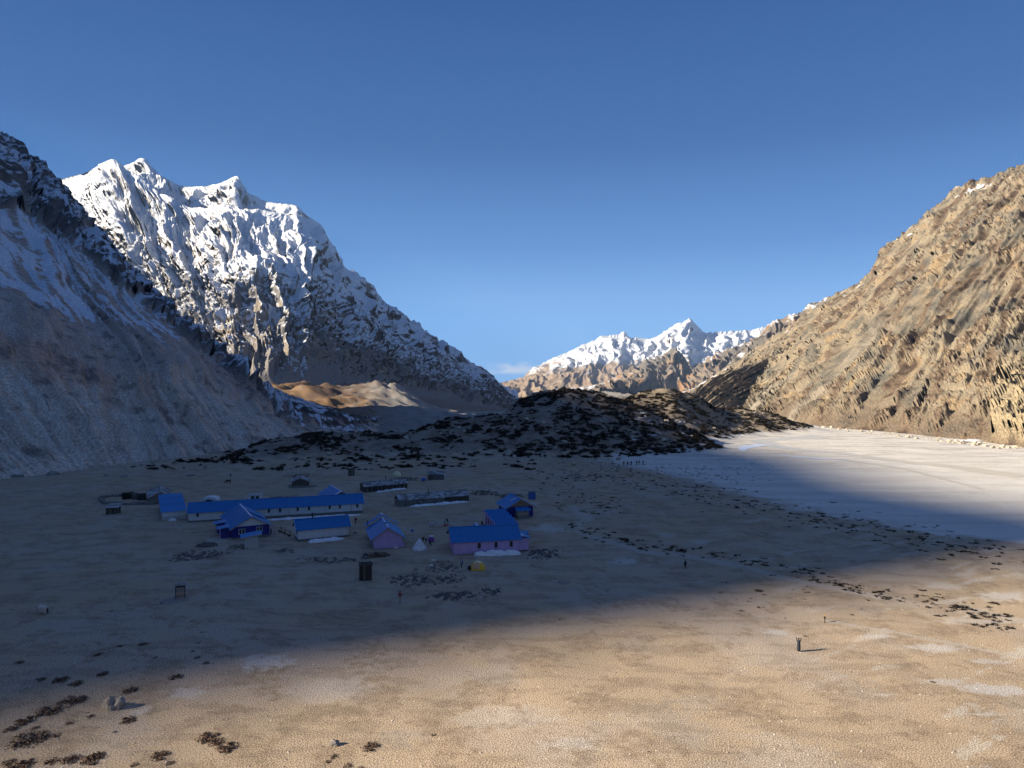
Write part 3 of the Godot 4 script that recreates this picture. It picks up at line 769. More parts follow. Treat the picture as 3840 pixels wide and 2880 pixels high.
func gable_house(o: Node3D, A: float, B: float, hw: float, hr: float, ridge_x: bool, wm: Material, rm: Material, gm: Material, plinth := 0.25, oa := 0.35, ob := 0.45, cap: Material = null):
	var st := st0()
	quad(st, loc(ridge_x, 0, plinth, 0), loc(ridge_x, A, plinth, 0), loc(ridge_x, A, hw, 0), loc(ridge_x, 0, hw, 0))
	quad(st, loc(ridge_x, A, plinth, B), loc(ridge_x, 0, plinth, B), loc(ridge_x, 0, hw, B), loc(ridge_x, A, hw, B))
	quad(st, loc(ridge_x, 0, plinth, B), loc(ridge_x, 0, plinth, 0), loc(ridge_x, 0, hw, 0), loc(ridge_x, 0, hw, B))
	quad(st, loc(ridge_x, A, plinth, 0), loc(ridge_x, A, plinth, B), loc(ridge_x, A, hw, B), loc(ridge_x, A, hw, 0))
	quad(st, loc(ridge_x, 0, plinth, 0), loc(ridge_x, 0, plinth, B), loc(ridge_x, A, plinth, B), loc(ridge_x, A, plinth, 0))
	put(done(st), "wall", wm, o)
	for e in [0.0, A]:
		st = st0()
		var s := 0.06 if e > 0.0 else -0.06
		var k := [loc(ridge_x, e, hw, 0), loc(ridge_x, e, hw, B), loc(ridge_x, e, hr, B * 0.5), loc(ridge_x, e - s, hw, 0), loc(ridge_x, e - s, hw, B), loc(ridge_x, e - s, hr, B * 0.5)]
		for p in [k[0], k[1], k[2], k[3], k[5], k[4]]: st.add_vertex(p)
		quad(st, k[0], k[3], k[4], k[1])
		put(done(st), "gable", gm, o)
	if plinth > 0.0:
		st = st0()
		var c := loc(ridge_x, A * 0.5, plinth * 0.5 - 0.2, B * 0.5)
		bx(st, c, Vector3(A if ridge_x else B, plinth + 0.4, B if ridge_x else A) + Vector3(0.12, 0, 0.12))
		put(done(st), "plinth", M.stone, o)
	var slope := (hr - hw) / (B * 0.5)
	for side in 2:
		var b0 := -ob if side == 0 else B + ob
		var y0 := hw - slope * ob + 0.05
		put(slab(loc(ridge_x, -oa, y0, b0), loc(ridge_x, A + oa, y0, b0), loc(ridge_x, A + oa, hr + 0.05, B * 0.5), loc(ridge_x, -oa, hr + 0.05, B * 0.5), 0.07), "roof", rm, o)
		for e in [-oa, A + oa]:     # barge boards close the gable ends
			st = st0()
			var p := loc(ridge_x, e, y0 - 0.07, b0)
			var q := loc(ridge_x, e, hr - 0.03, B * 0.5)
			var w := loc(ridge_x, signf(e) * 0.05, 0, 0)
			quad(st, p, q, q + Vector3(0, -0.17, 0), p + Vector3(0, -0.17, 0))
			quad(st, p + w, p + w + Vector3(0, -0.17, 0), q + w + Vector3(0, -0.17, 0), q + w)
			quad(st, p, p + w, q + w, q)
			put(done(st), "barge_board", M.pale_wood if wm != M.white else M.frame, o)
	st = st0()
	bx(st, loc(ridge_x, A * 0.5, hr + 0.07, B * 0.5), Vector3(A + 2 * oa, 0.07, 0.34) if ridge_x else Vector3(0.34, 0.07, A + 2 * oa))
	put(done(st), "ridge_cap", cap if cap else rm, o)

func window(o: Node3D, face: String, s: float, y: float, w: float, h: float, panes := 1, fm: Material = null, where := 0.0):
	# s along the wall, y its sill, on the "front" wall or the "left" one; where shifts the wall plane
	var st := st0()
	bx(st, Vector3(0, 0, 0), Vector3(w + 0.16, 0.08, 0.10))
	bx(st, Vector3(0, h + 0.08, 0), Vector3(w + 0.16, 0.08, 0.10))
	for k in panes + 1: bx(st, Vector3(-w * 0.5 - 0.04 + (w + 0.08) * k / panes, h * 0.5 + 0.04, 0), Vector3(0.08, h, 0.10))
	var f := put(done(st), "window", fm if fm else M.frame, o)
	if face == "front":
		f.position = Vector3(s, y, 0.03 + where)
	else:
		f.position = Vector3(-0.03 + where, y, -s)
		f.rotation.y = -PI / 2
	put(box(Vector3(w, h, 0.03)), "pane", M.glass, f, Vector3(0, h * 0.5 + 0.04, -0.01))

func door(o: Node3D, face: String, s: float, w: float, h: float, m: Material, base := 0.05):
	var d := put(box(Vector3(w, h, 0.08)), "door", m, o)
	d.position = Vector3(s, base + h * 0.5, 0.03) if face == "front" else Vector3(-0.03, base + h * 0.5, -s)
	if face != "front": d.rotation.y = -PI / 2
	put(box(Vector3(0.05, 0.05, 0.06)), "handle", M.iron, d, Vector3(w * 0.36, 0, 0.06))

func board_roof(o: Node3D, A: float, B: float, hw: float, hr: float, ridge_x: bool, rows: int, cols: int, oa := 0.3, ob := 0.3):   # weathered boards laid in courses
	var slope := atan2(hr - hw, B * 0.5)
	var run := (B * 0.5 + ob) / cos(slope)
	var bl := (A + 2 * oa) / cols
	var mesh := [box(Vector3(bl * 1.04, 0.05, run / rows * 1.25)), box(Vector3(bl * 0.97, 0.06, run / rows * 1.12)), box(Vector3(bl * 1.0, 0.045, run / rows * 0.9))]
	var base := Basis.IDENTITY if ridge_x else Basis(Vector3.UP, PI / 2)
	for side in 2:
		for r in rows:
			for c in cols:
				var a := -oa + bl * (c + 0.5)
				var t := (r + 0.5) / rows * run
				var b := B * 0.5 + (t * cos(slope)) * (-1 if side == 0 else 1)
				var y := hr - t * sin(slope) + 0.04 + 0.05 * (rows - r) / rows + rng.randf_range(-0.02, 0.03)
				var k := put(mesh[rng.randi() % 3], "roof_board", [M.grey_wood, M.grey_wood2, M.grey_wood3][rng.randi() % 3], o, loc(ridge_x, a, y, b))
				k.basis = base * Basis(Vector3.RIGHT, (slope if side == 0 else -slope)) * Basis(Vector3.UP, rng.randf_range(-0.06, 0.06))
				if not ridge_x: k.basis = Basis(Vector3.UP, PI / 2) * Basis(Vector3.RIGHT, (slope if side == 0 else -slope) * -1.0) * Basis(Vector3.UP, rng.randf_range(-0.08, 0.08))

func rubble(o: Node, called: String, pts: Array, h: float, w: float, per_m: int) -> Node:   # a dry stone wall: many stones, none to be told apart at this distance
	var st := st0()
	for i in pts.size() - 1:
		var a: Vector3 = pts[i]
		var b: Vector3 = pts[i + 1]
		var n := int(a.distance_to(b) * per_m)
		for k in n:
			var p := a.lerp(b, rng.randf()) + Vector3(rng.randf_range(-w, w) * 0.5, rng.randf() * h * rng.randf_range(0.7, 1.05), rng.randf_range(-w, w) * 0.5)
			bx(st, p, Vector3(rng.randf_range(0.2, 0.5), rng.randf_range(0.12, 0.26), rng.randf_range(0.2, 0.42)), Basis.from_euler(Vector3(rng.randf_range(-0.3, 0.3), rng.randf() * TAU, rng.randf_range(-0.3, 0.3))))
	var m := put(done(st), called, M.stone2, o)
	m.set_meta("kind", "stuff")
	return m

func stones_on_wall(o: Node3D, A: float, B: float, h: float, ridge_x: bool):   # rough masonry standing proud on the long walls of the sheds
	var st := st0()
	for k in int(A * h * 9.0):
		var b := rng.randf()
		var p := loc(ridge_x, rng.randf_range(0, A), rng.randf_range(0.05, h - 0.05), 0.0) if b < 0.7 else loc(ridge_x, 0.0, rng.randf_range(0.05, h), rng.randf_range(0, B))
		bx(st, p, Vector3(rng.randf_range(0.2, 0.5), rng.randf_range(0.12, 0.25), rng.randf_range(0.16, 0.3)), Basis.from_euler(Vector3(rng.randf_range(-0.15, 0.15), rng.randf_range(-0.2, 0.2) + (0.0 if (b < 0.7) == ridge_x else PI / 2), rng.randf_range(-0.15, 0.15))))
	put(done(st), "masonry", M.stone2, o).set_meta("kind", "stuff")

func planked_box(o: Node3D, w: float, d: float, h0: float, h1: float, n: int, m: Array, upright := true):   # a hut of separate boards, from the front height h0 to the back height h1
	put(box(Vector3(w - 0.1, minf(h0, h1) - 0.06, d - 0.1)), "shell", M.dark_wood, o, Vector3(w * 0.5, minf(h0, h1) * 0.5, -d * 0.5))
	for side in 4:
		var run := w if side % 2 == 0 else d
		for k in n:
			var s := (k + 0.5) / n
			var hh := (h0 if side == 0 else h1) if side % 2 == 0 else lerpf(h0, h1, s)
			var mesh := box(Vector3(run / n * 0.94, hh, 0.05)) if upright else box(Vector3(run, (minf(h0, h1)) / n * 0.93, 0.05))
			var y := hh * 0.5 if upright else minf(h0, h1) * s
			var q := run * s if upright else run * 0.5
			var p := [Vector3(q, y, 0), Vector3(0, y, -q), Vector3(q, y, -d), Vector3(w, y, -q)][side] as Vector3
			var b := put(mesh, "board", m[rng.randi() % m.size()], o, p)
			if side % 2 == 1: b.rotation.y = PI / 2
			b.rotation.z += rng.randf_range(-0.015, 0.015)

func snow_bank(label: String, a: Vector3, b: Vector3, w: float, h: float, seed_: int):
	var nu := maxi(int(a.distance_to(b) / 0.35), 14)
	var nv := 13
	var P := PackedVector3Array()
	var side := (b - a).cross(Vector3.UP).normalized()
	for i in nu:
		var t := float(i) / (nu - 1)
		var k: float = sqrt(maxf(0.0, 1.0 - pow(absf(t * 2.0 - 1.0), 5.0))) * (1.0 + 0.45 * N.a.get_noise_2d(t * a.distance_to(b) * 0.35, seed_ * 9.0))
		for j in nv:
			var s := float(j) / (nv - 1) * 2.0 - 1.0
			var q := a.lerp(b, t) + side * s * w * 0.5 * k
			var r: float = N.a.get_noise_2d(t * a.distance_to(b) * 0.8, s * 1.2 + seed_) * 0.25
			q.y = gh(q.x, -q.z) - 0.05 + h * k * maxf(0.0, 1.0 - s * s) * (1.0 + r)
			P.append(q - a)
	var white := func(_p, _n, _u, _v): return Color.WHITE
	var o := put(grid_mesh(P, nu, nv, white), "snow_bank", M.snow, null, a)
	tag(o, label, "snow bank", "snow heaped along the walls")

func at_house(o: Node3D, x: float, z: float) -> Vector3:
	var p := o.transform * Vector3(x, 0, z)
	return Vector3(p.x, gh(p.x, -p.z), p.z)

func house(called: String, label: String, x: float, D: float, ang: float, category := "building", group := "blue roofed lodge buildings") -> Node3D:
	return thing(called, label, category, stand(x, D), ang, group)

func make_village():
	rng.seed = 77
	# the long white lodge
	var o := house("long_lodge", "long white lodge with a straight blue roof and eight small windows", -79.3, 173.6, 18.5)
	gable_house(o, 42.0, 5.4, 2.6, 4.35, true, M.white, M.roof, M.white, 0.35, 0.45, 0.55)
	for s in [2.0, 10.6, 18.6, 21.3, 25.6, 28.4, 33.6, 36.2, 40.6]: window(o, "front", s, 1.15, 0.55, 1.05)
	for s in [5.3, 8.0, 20.2, 23.9, 31.0, 32.6, 38.0, 39.4]: put(box(Vector3(0.3, 0.24, 0.3)), "vent_box", M.dark, o, Vector3(s, 2.34, 0.16))
	for s in [8.0, 23.9, 32.6, 39.4]:
		put(pole(Vector3(s, 2.3, 0.1), Vector3(s - 0.25, 1.5, 0.1), 0.035), "drain_pipe", M.iron, o)
		put(pole(Vector3(s - 0.25, 1.5, 0.1), Vector3(s - 0.25, 0.1, 0.1), 0.035), "drain_pipe", M.iron, o)
	snow_bank("long snow bank lying in front of the long white lodge", at_house(o, 17.0, 2.6), at_house(o, 41.5, 2.2), 2.4, 0.35, 1)
	# the blue house with the white gable in front of it
	o = house("blue_gabled_house", "dark blue house with a broad blue roof and a white gable", -61.3, 155.3, 29.0)
	gable_house(o, 16.0, 7.7, 2.65, 4.75, false, M.navy, M.roof, M.white2, 0.3, 0.7, 0.75, M.cap)
	window(o, "front", 1.9, 1.0, 1.2, 1.0, 2)
	window(o, "front", 5.6, 1.1, 1.2, 1.0, 2)
	put(box(Vector3(0.12, 2.2, 0.12)), "porch_post", M.frame, o, Vector3(8.4, 1.1, -0.4))
	put(box(Vector3(0.1, 1.0, 1.8)), "porch_rail", M.navy, o, Vector3(8.4, 0.55, -1.5))
	for k in 2:      # two lean-to porches along the near side
		var z := -3.2 - k * 6.0
		put(box(Vector3(2.3, 2.2, 2.4)), "porch_wall", M.navy, o, Vector3(-1.15, 1.1, z))
		put(box(Vector3(0.14, 2.25, 0.14)), "porch_post", M.lilac, o, Vector3(-2.33, 1.12, z + 1.22))
		put(slab(Vector3(-2.9, 2.22, z + 1.7), Vector3(0.2, 2.62, z + 1.7), Vector3(0.2, 2.62, z - 1.6), Vector3(-2.9, 2.22, z - 1.6), 0.06), "porch_roof", M.roof2, o)
	put(slab(Vector3(4.6, 4.62, -5.2), Vector3(7.9, 2.95, -5.2), Vector3(7.9, 2.95, -9.5), Vector3(4.6, 4.62, -9.5), 0.05), "raised_roof_sheet", M.roof2, o)
	# the stepped white building at the left end
	o = house("stepped_white_building", "low white building with a stepped blue roof left of the long lodge", -86.2, 174.4, 28.0)
	put(box(Vector3(5.2, 1.0, 20.0)), "plinth", M.concrete, o, Vector3(2.6, 0.4, -10.0))
	for k in 5:
		var z := -4.0 * k
		put(box(Vector3(5.0, 1.3, 4.0)), "wall", M.white2, o, Vector3(2.6, 1.55 + 0.12 * k, z - 2.0))
		put(slab(Vector3(-0.35, 2.12 + 0.12 * k, z + 0.5), Vector3(5.5, 2.12 + 0.12 * k, z + 0.5), Vector3(5.5, 2.95 + 0.12 * k, z - 3.85), Vector3(-0.35, 2.95 + 0.12 * k, z - 3.85), 0.07), "roof", M.roof if k % 2 else M.roof2, o)
		put(box(Vector3(0.3, 0.5, 0.12)), "roof_bracket", M.dark, o, Vector3(-0.1, 2.2 + 0.12 * k, z - 3.2))
	# the white lodge in the middle
	o = house("white_lodge", "white boarded lodge with a blue roof and a black stove pipe", -46.6, 154.2, 25.0)
	gable_house(o, 10.9, 4.7, 2.75, 4.4, true, M.white, M.roof, M.white, 0.45, 0.55, 0.5)
	put(box(Vector3(0.06, 1.1, 3.2)), "window_band", M.frame, o, Vector3(-0.03, 1.9, -2.3))
	for k in 5: put(box(Vector3(0.05, 0.95, 0.44)), "pane", M.glass, o, Vector3(-0.07, 1.9, -0.95 - 0.66 * k))
	put(pole(Vector3(3.4, 4.1, -2.2), Vector3(3.4, 5.5, -2.2), 0.12), "stove_pipe", M.iron, o)
	put(pole(Vector3(3.4, 5.5, -2.2), Vector3(3.4, 5.65, -2.2), 0.2), "pipe_cap", M.iron, o)
	snow_bank("rounded snow bank beside the white lodge with the stove pipe", at_house(o, 1.6, 1.9), at_house(o, 9.8, 1.7), 2.0, 0.55, 2)
	# the lilac house
	o = house("lilac_house", "lilac house with its plain gable to the camera and a split blue roof", -28.6, 146.8, 17.0)
	gable_house(o, 9.8, 5.7, 2.6, 4.5, false, M.lilac, M.roof2, M.lilac, 0.1, 0.6, 0.85, M.cap)
	put(slab(Vector3(-0.9, 2.75, -10.3), Vector3(2.85, 5.0, -10.3), Vector3(2.85, 5.0, -13.0), Vector3(-0.9, 2.75, -13.0), 0.07), "rear_roof", M.roof, o)
	put(slab(Vector3(6.6, 2.75, -10.3), Vector3(2.85, 5.0, -10.3), Vector3(2.85, 5.0, -13.0), Vector3(6.6, 2.75, -13.0), 0.07), "rear_roof", M.roof, o)
	put(box(Vector3(5.5, 2.6, 2.2)), "rear_wall", M.lilac, o, Vector3(2.85, 1.3, -11.5))
	put(box(Vector3(0.5, 0.12, 1.6)), "skylight", M.cap, o, Vector3(2.9, 5.1, -11.5))
	put(pole(Vector3(-0.3, 2.6, -11.0), Vector3(-0.3, 3.9, -11.0), 0.1), "stove_pipe", M.iron, o)
	put(box(Vector3(0.5, 0.25, 0.5)), "ridge_vent", M.dark, o, Vector3(2.85, 4.62, -3.6))
	put(box(Vector3(0.7, 0.9, 3.0)), "buttress", M.lilac, o, Vector3(5.9, 0.4, -1.6))
	put(pole(Vector3(-0.2, 2.5, -2.8), Vector3(-1.3, 0.1, -2.2), 0.05), "prop_pole", M.grey_wood, o)
	window(o, "left", 0.9, 1.2, 0.3, 1.0)
	# the pink and lilac lodge
	o = house("pink_lodge", "pink ended lilac lodge with a long blue roof and three front windows", -11.6, 141.4, 12.0)
	gable_house(o, 13.3, 7.8, 2.75, 4.75, true, M.lilac, M.roof, M.pink, 0.08, 0.6, 0.5)
	put(box(Vector3(0.05, 2.66, 7.78)), "end_wall", M.pink, o, Vector3(-0.03, 1.4, -3.9))
	for s in [5.1, 8.55, 11.7]: window(o, "front", s, 1.05, 0.62, 1.15, 1, M.lilac)
	for s in [1.0, 3.0, 5.4]: window(o, "left", s, 1.15, 0.4, 1.1, 1, M.pink, -0.05)
	put(box(Vector3(3.2, 2.4, 3.0)), "side_room", M.lilac, o, Vector3(14.0, 1.2, -2.6))
	put(slab(Vector3(13.3, 3.1, -0.7), Vector3(16.0, 2.5, -0.7), Vector3(16.0, 2.5, -4.6), Vector3(13.3, 3.1, -4.6), 0.06), "side_roof", M.roof2, o)
	put(slab(Vector3(14.1, 2.98, -1.2), Vector3(14.7, 2.86, -1.2), Vector3(14.7, 2.86, -3.9), Vector3(14.1, 2.98, -3.9), 0.05), "clear_roof_sheet", M.cap, o)
	put(box(Vector3(1.6, 2.3, 2.6)), "porch_wall", M.navy, o, Vector3(15.6, 1.15, -6.2))
	put(slab(Vector3(14.5, 2.7, -4.6), Vector3(16.8, 2.45, -4.6), Vector3(16.8, 2.45, -7.8), Vector3(14.5, 2.7, -7.8), 0.06), "porch_roof", M.roof, o)
	snow_bank("thick melting snow bank along the front of the pink lodge", at_house(o, 3.7, 1.1), at_house(o, 13.6, 0.9), 1.7, 0.95, 3)
	# a small blue dormer behind it
	o = house("small_blue_roofed_shed", "small shed showing only its pointed blue roof behind the pink lodge", -8.9, 153.2, 12.0)
	gable_house(o, 3.0, 3.0, 1.9, 3.2, false, M.lilac, M.roof2, M.lilac, 0.0, 0.3, 0.3, M.cap)
	# the pink row of rooms
	o = house("pink_room_row", "row of five pink rooms with stepped blue roofs and maroon doors", -3.2, 155.6, 12.0)
	for k in 5:
		var z := -3.2 * k
		var up := 0.08 * k
		put(box(Vector3(4.4, 2.5 + up, 3.2)), "wall", M.pink, o, Vector3(2.2, 1.25 + up * 0.5, z - 1.6))
		put(slab(Vector3(-0.45, 2.45 + up, z + 0.25), Vector3(4.8, 2.45 + up, z + 0.25), Vector3(4.8, 3.35 + up, z - 1.5), Vector3(-0.45, 3.35 + up, z - 1.5), 0.07), "roof", M.roof, o)
		put(slab(Vector3(-0.45, 2.55 + up, z - 3.15), Vector3(4.8, 2.55 + up, z - 3.15), Vector3(4.8, 3.35 + up, z - 1.5), Vector3(-0.45, 3.35 + up, z - 1.5), 0.07), "roof", M.roof2, o)
		var st := st0()
		for p in [Vector3(-0.02, 2.5 + up, z), Vector3(-0.02, 3.28 + up, z - 1.5), Vector3(-0.02, 2.5 + up, z - 3.1)]: st.add_vertex(p)
		put(done(st), "gable", M.maroon, o)
		put(pole(Vector3(-0.47, 2.4 + up, z + 0.3), Vector3(-0.47, 3.36 + up, z - 1.5), 0.07, 4), "barge_board", M.pink, o)
		door(o, "left", 1.5 - z, 0.8, 1.95, M.maroon)
	# the blue house behind with a wooden gable
	o = house("blue_wooden_gable_house", "blue house with an unpainted wooden gable and a wooden porch room", -1.1, 177.4, 17.0)
	gable_house(o, 7.8, 6.7, 2.75, 4.65, false, M.navy, M.roof2, M.wood, 0.15, 0.6, 0.8)
	window(o, "left", 1.6, 1.1, 0.75, 1.0, 2)
	window(o, "left", 4.6, 1.1, 0.75, 1.0, 2)
	put(slab(Vector3(1.3, 3.78, -1.9), Vector3(3.1, 4.72, -1.9), Vector3(3.1, 4.72, -2.35), Vector3(1.3, 3.78, -2.35), 0.04), "clear_roof_sheet", M.cap, o)
	put(box(Vector3(3.0, 1.0, 2.0)), "porch_plinth", M.stone, o, Vector3(3.5, 0.4, 1.0))
	put(box(Vector3(2.9, 1.3, 1.9)), "porch_room", M.pale_wood, o, Vector3(3.5, 1.5, 1.0))
	put(box(Vector3(0.3, 0.4, 0.08)), "porch_hole", M.dark, o, Vector3(4.0, 1.75, 1.96))
	put(slab(Vector3(1.6, 2.05, 2.5), Vector3(5.5, 2.05, 2.5), Vector3(5.2, 2.65, -0.3), Vector3(1.9, 2.65, -0.3), 0.06), "porch_roof", M.roof2, o)
	put(box(Vector3(0.12, 2.5, 0.12)), "porch_post", M.frame, o, Vector3(-0.7, 1.25, -7.4))
	# the blue roof behind the long lodge
	o = house("timber_gabled_house", "blue roofed house with a timber gable behind the long white lodge", -49.2, 191.4, 28.0)
	gable_house(o, 11.0, 6.0, 2.9, 4.7, false, M.wood, M.roof2, M.wood, 0.1, 0.6, 0.7, M.cap)
	put(slab(Vector3(-0.8, 2.62, 0.75), Vector3(3.0, 4.85, 0.75), Vector3(3.0, 4.85, -0.5), Vector3(-0.8, 2.62, -0.5), 0.06), "white_roof_edge", M.cap, o)
	put(slab(Vector3(6.8, 2.62, 0.75), Vector3(3.0, 4.85, 0.75), Vector3(3.0, 4.85, -0.5), Vector3(6.8, 2.62, -0.5), 0.06), "white_roof_edge", M.cap, o)
	put(box(Vector3(0.14, 1.7, 0.14)), "king_post", M.pale_wood, o, Vector3(3.0, 3.8, 0.06))
	# stone and board sheds
	o = house("long_stone_shed", "long low stone shed with a weathered board roof behind the pink lodge", -30.8, 194.1, 24.5, "shed", "old stone and board sheds")
	gable_house(o, 20.3, 5.0, 1.85, 2.9, true, M.stone3, M.dark_wood, M.dark_wood, 0.0, 0.2, 0.2)
	stones_on_wall(o, 13.0, 5.0, 1.8, true)
	for k in 18: put(box(Vector3(0.38, 1.75, 0.06)), "board", [M.old_wood, M.dark_wood][k % 2], o, Vector3(13.2 + k * 0.4, 0.9, 0.04))
	board_roof(o, 20.3, 5.0, 1.85, 2.9, true, 4, 22)
	put(pole(Vector3(9.0, 2.8, -2.5), Vector3(9.0, 4.1, -2.5), 0.09), "stove_pipe", M.iron, o)
	snow_bank("long snow bank below the long low stone shed", at_house(o, 2.0, 1.6), at_house(o, 20.0, 1.4), 1.5, 0.55, 4)
	o = house("long_board_shed", "long dark board shed with a weathered roof and thin chimney pipe", -45.2, 217.0, 30.0, "shed", "old stone and board sheds")
	gable_house(o, 14.0, 4.4, 1.85, 2.8, true, M.old_wood, M.dark_wood, M.old_wood, 0.0, 0.2, 0.2)
	for k in 34: put(box(Vector3(0.37, 1.7, 0.06)), "board", [M.old_wood, M.dark_wood, M.dark_wood][rng.randi() % 3], o, Vector3(0.3 + k * 0.405, 0.9, 0.04))
	board_roof(o, 14.0, 4.4, 1.85, 2.8, true, 4, 16)
	put(pole(Vector3(7.6, 2.7, -2.2), Vector3(7.6, 4.3, -2.2), 0.09), "stove_pipe", M.iron, o)
	snow_bank("thin snow bank below the long dark board shed", at_house(o, 3.0, 1.3), at_house(o, 13.2, 1.2), 1.2, 0.4, 5)
	o = house("stone_hut", "stone hut with a shaggy board roof beside the walled pen", -102.0, 199.0, 28.0, "hut", "old stone and board sheds")
	gable_house(o, 13.0, 5.6, 1.9, 3.1, false, M.stone, M.dark_wood, M.wood, 0.0, 0.2, 0.2)
	stones_on_wall(o, 13.0, 5.6, 1.9, false)
	board_roof(o, 13.0, 5.6, 1.9, 3.1, false, 4, 12, 0.5, 0.6)
	o = thing("stone_pen", "ring of dry stone walls forming an animal pen beside the stone hut", "pen", stand(-108.0, 200.0), 0.0)
	rubble(o, "stone_wall", [Vector3(7.5, 0, 1.5), Vector3(1.5, 0, 3.5), Vector3(-6.0, 0, 2.0), Vector3(-11.5, 0, -5.0), Vector3(-12.0, 0, -9.0), Vector3(-6.0, 0, -12.0), Vector3(-1.0, 0, -11.0)], 0.9, 0.7, 17)
	for k in 3: put(box(Vector3([3.2, 1.6, 2.4][k], 1.8, 1.6)), "lean_to", [M.dark, M.stone3, M.dark_wood][k], o, Vector3(-4.5 + 2.6 * k, 0.8, -7.5 + k * 1.0), Vector3(0, 0.6, 0))
	o = house("field_hut", "small board and stone hut with a shaggy roof alone in the field", -71.1, 228.7, 15.0, "hut", "old stone and board sheds")
	gable_house(o, 5.4, 5.3, 1.9, 3.0, false, M.old_wood, M.dark_wood, M.old_wood, 0.5, 0.2, 0.2)
	board_roof(o, 5.4, 5.3, 1.9, 3.0, false, 4, 6, 0.4, 0.5)
	window(o, "left", 3.4, 0.8, 0.9, 0.9, 1, M.pale_wood)
	rubble(o, "stone_footing", [Vector3(-0.6, 0, -5), Vector3(-0.6, 0, 0.6), Vector3(6.5, 0, 0.9), Vector3(7.5, 0, 0)], 0.45, 0.6, 12)
	o = house("hut_with_barrel", "small board hut with a low slat roof at the foot of the knoll", -28.6, 241.5, 8.0, "hut", "old stone and board sheds")
	gable_house(o, 5.4, 4.0, 1.9, 2.6, true, M.old_wood, M.dark_wood, M.old_wood, 0.0, 0.2, 0.2)
	for k in 10: put(box(Vector3(0.36, 1.75, 0.06)), "board", [M.old_wood, M.grey_wood2][k % 2], o, Vector3(1.6 + k * 0.4, 0.9, 0.04))
	board_roof(o, 5.4, 4.0, 1.9, 2.6, true, 3, 6)
	o = thing("blue_barrel", "blue plastic barrel lying beside the small board hut", "barrel", stand(-30.0, 240.2), 30.0)
	put(pole(Vector3(-0.5, 0.5, 0), Vector3(0.55, 0.5, 0), 0.5, 12), "body", M.blue_plastic, o)
	for x in [-0.5, 0.0, 0.5]: put(pole(Vector3(x - 0.03, 0.5, 0), Vector3(x + 0.05, 0.5, 0), 0.54, 12), "hoop", M.blue_plastic, o)
	outhouses()

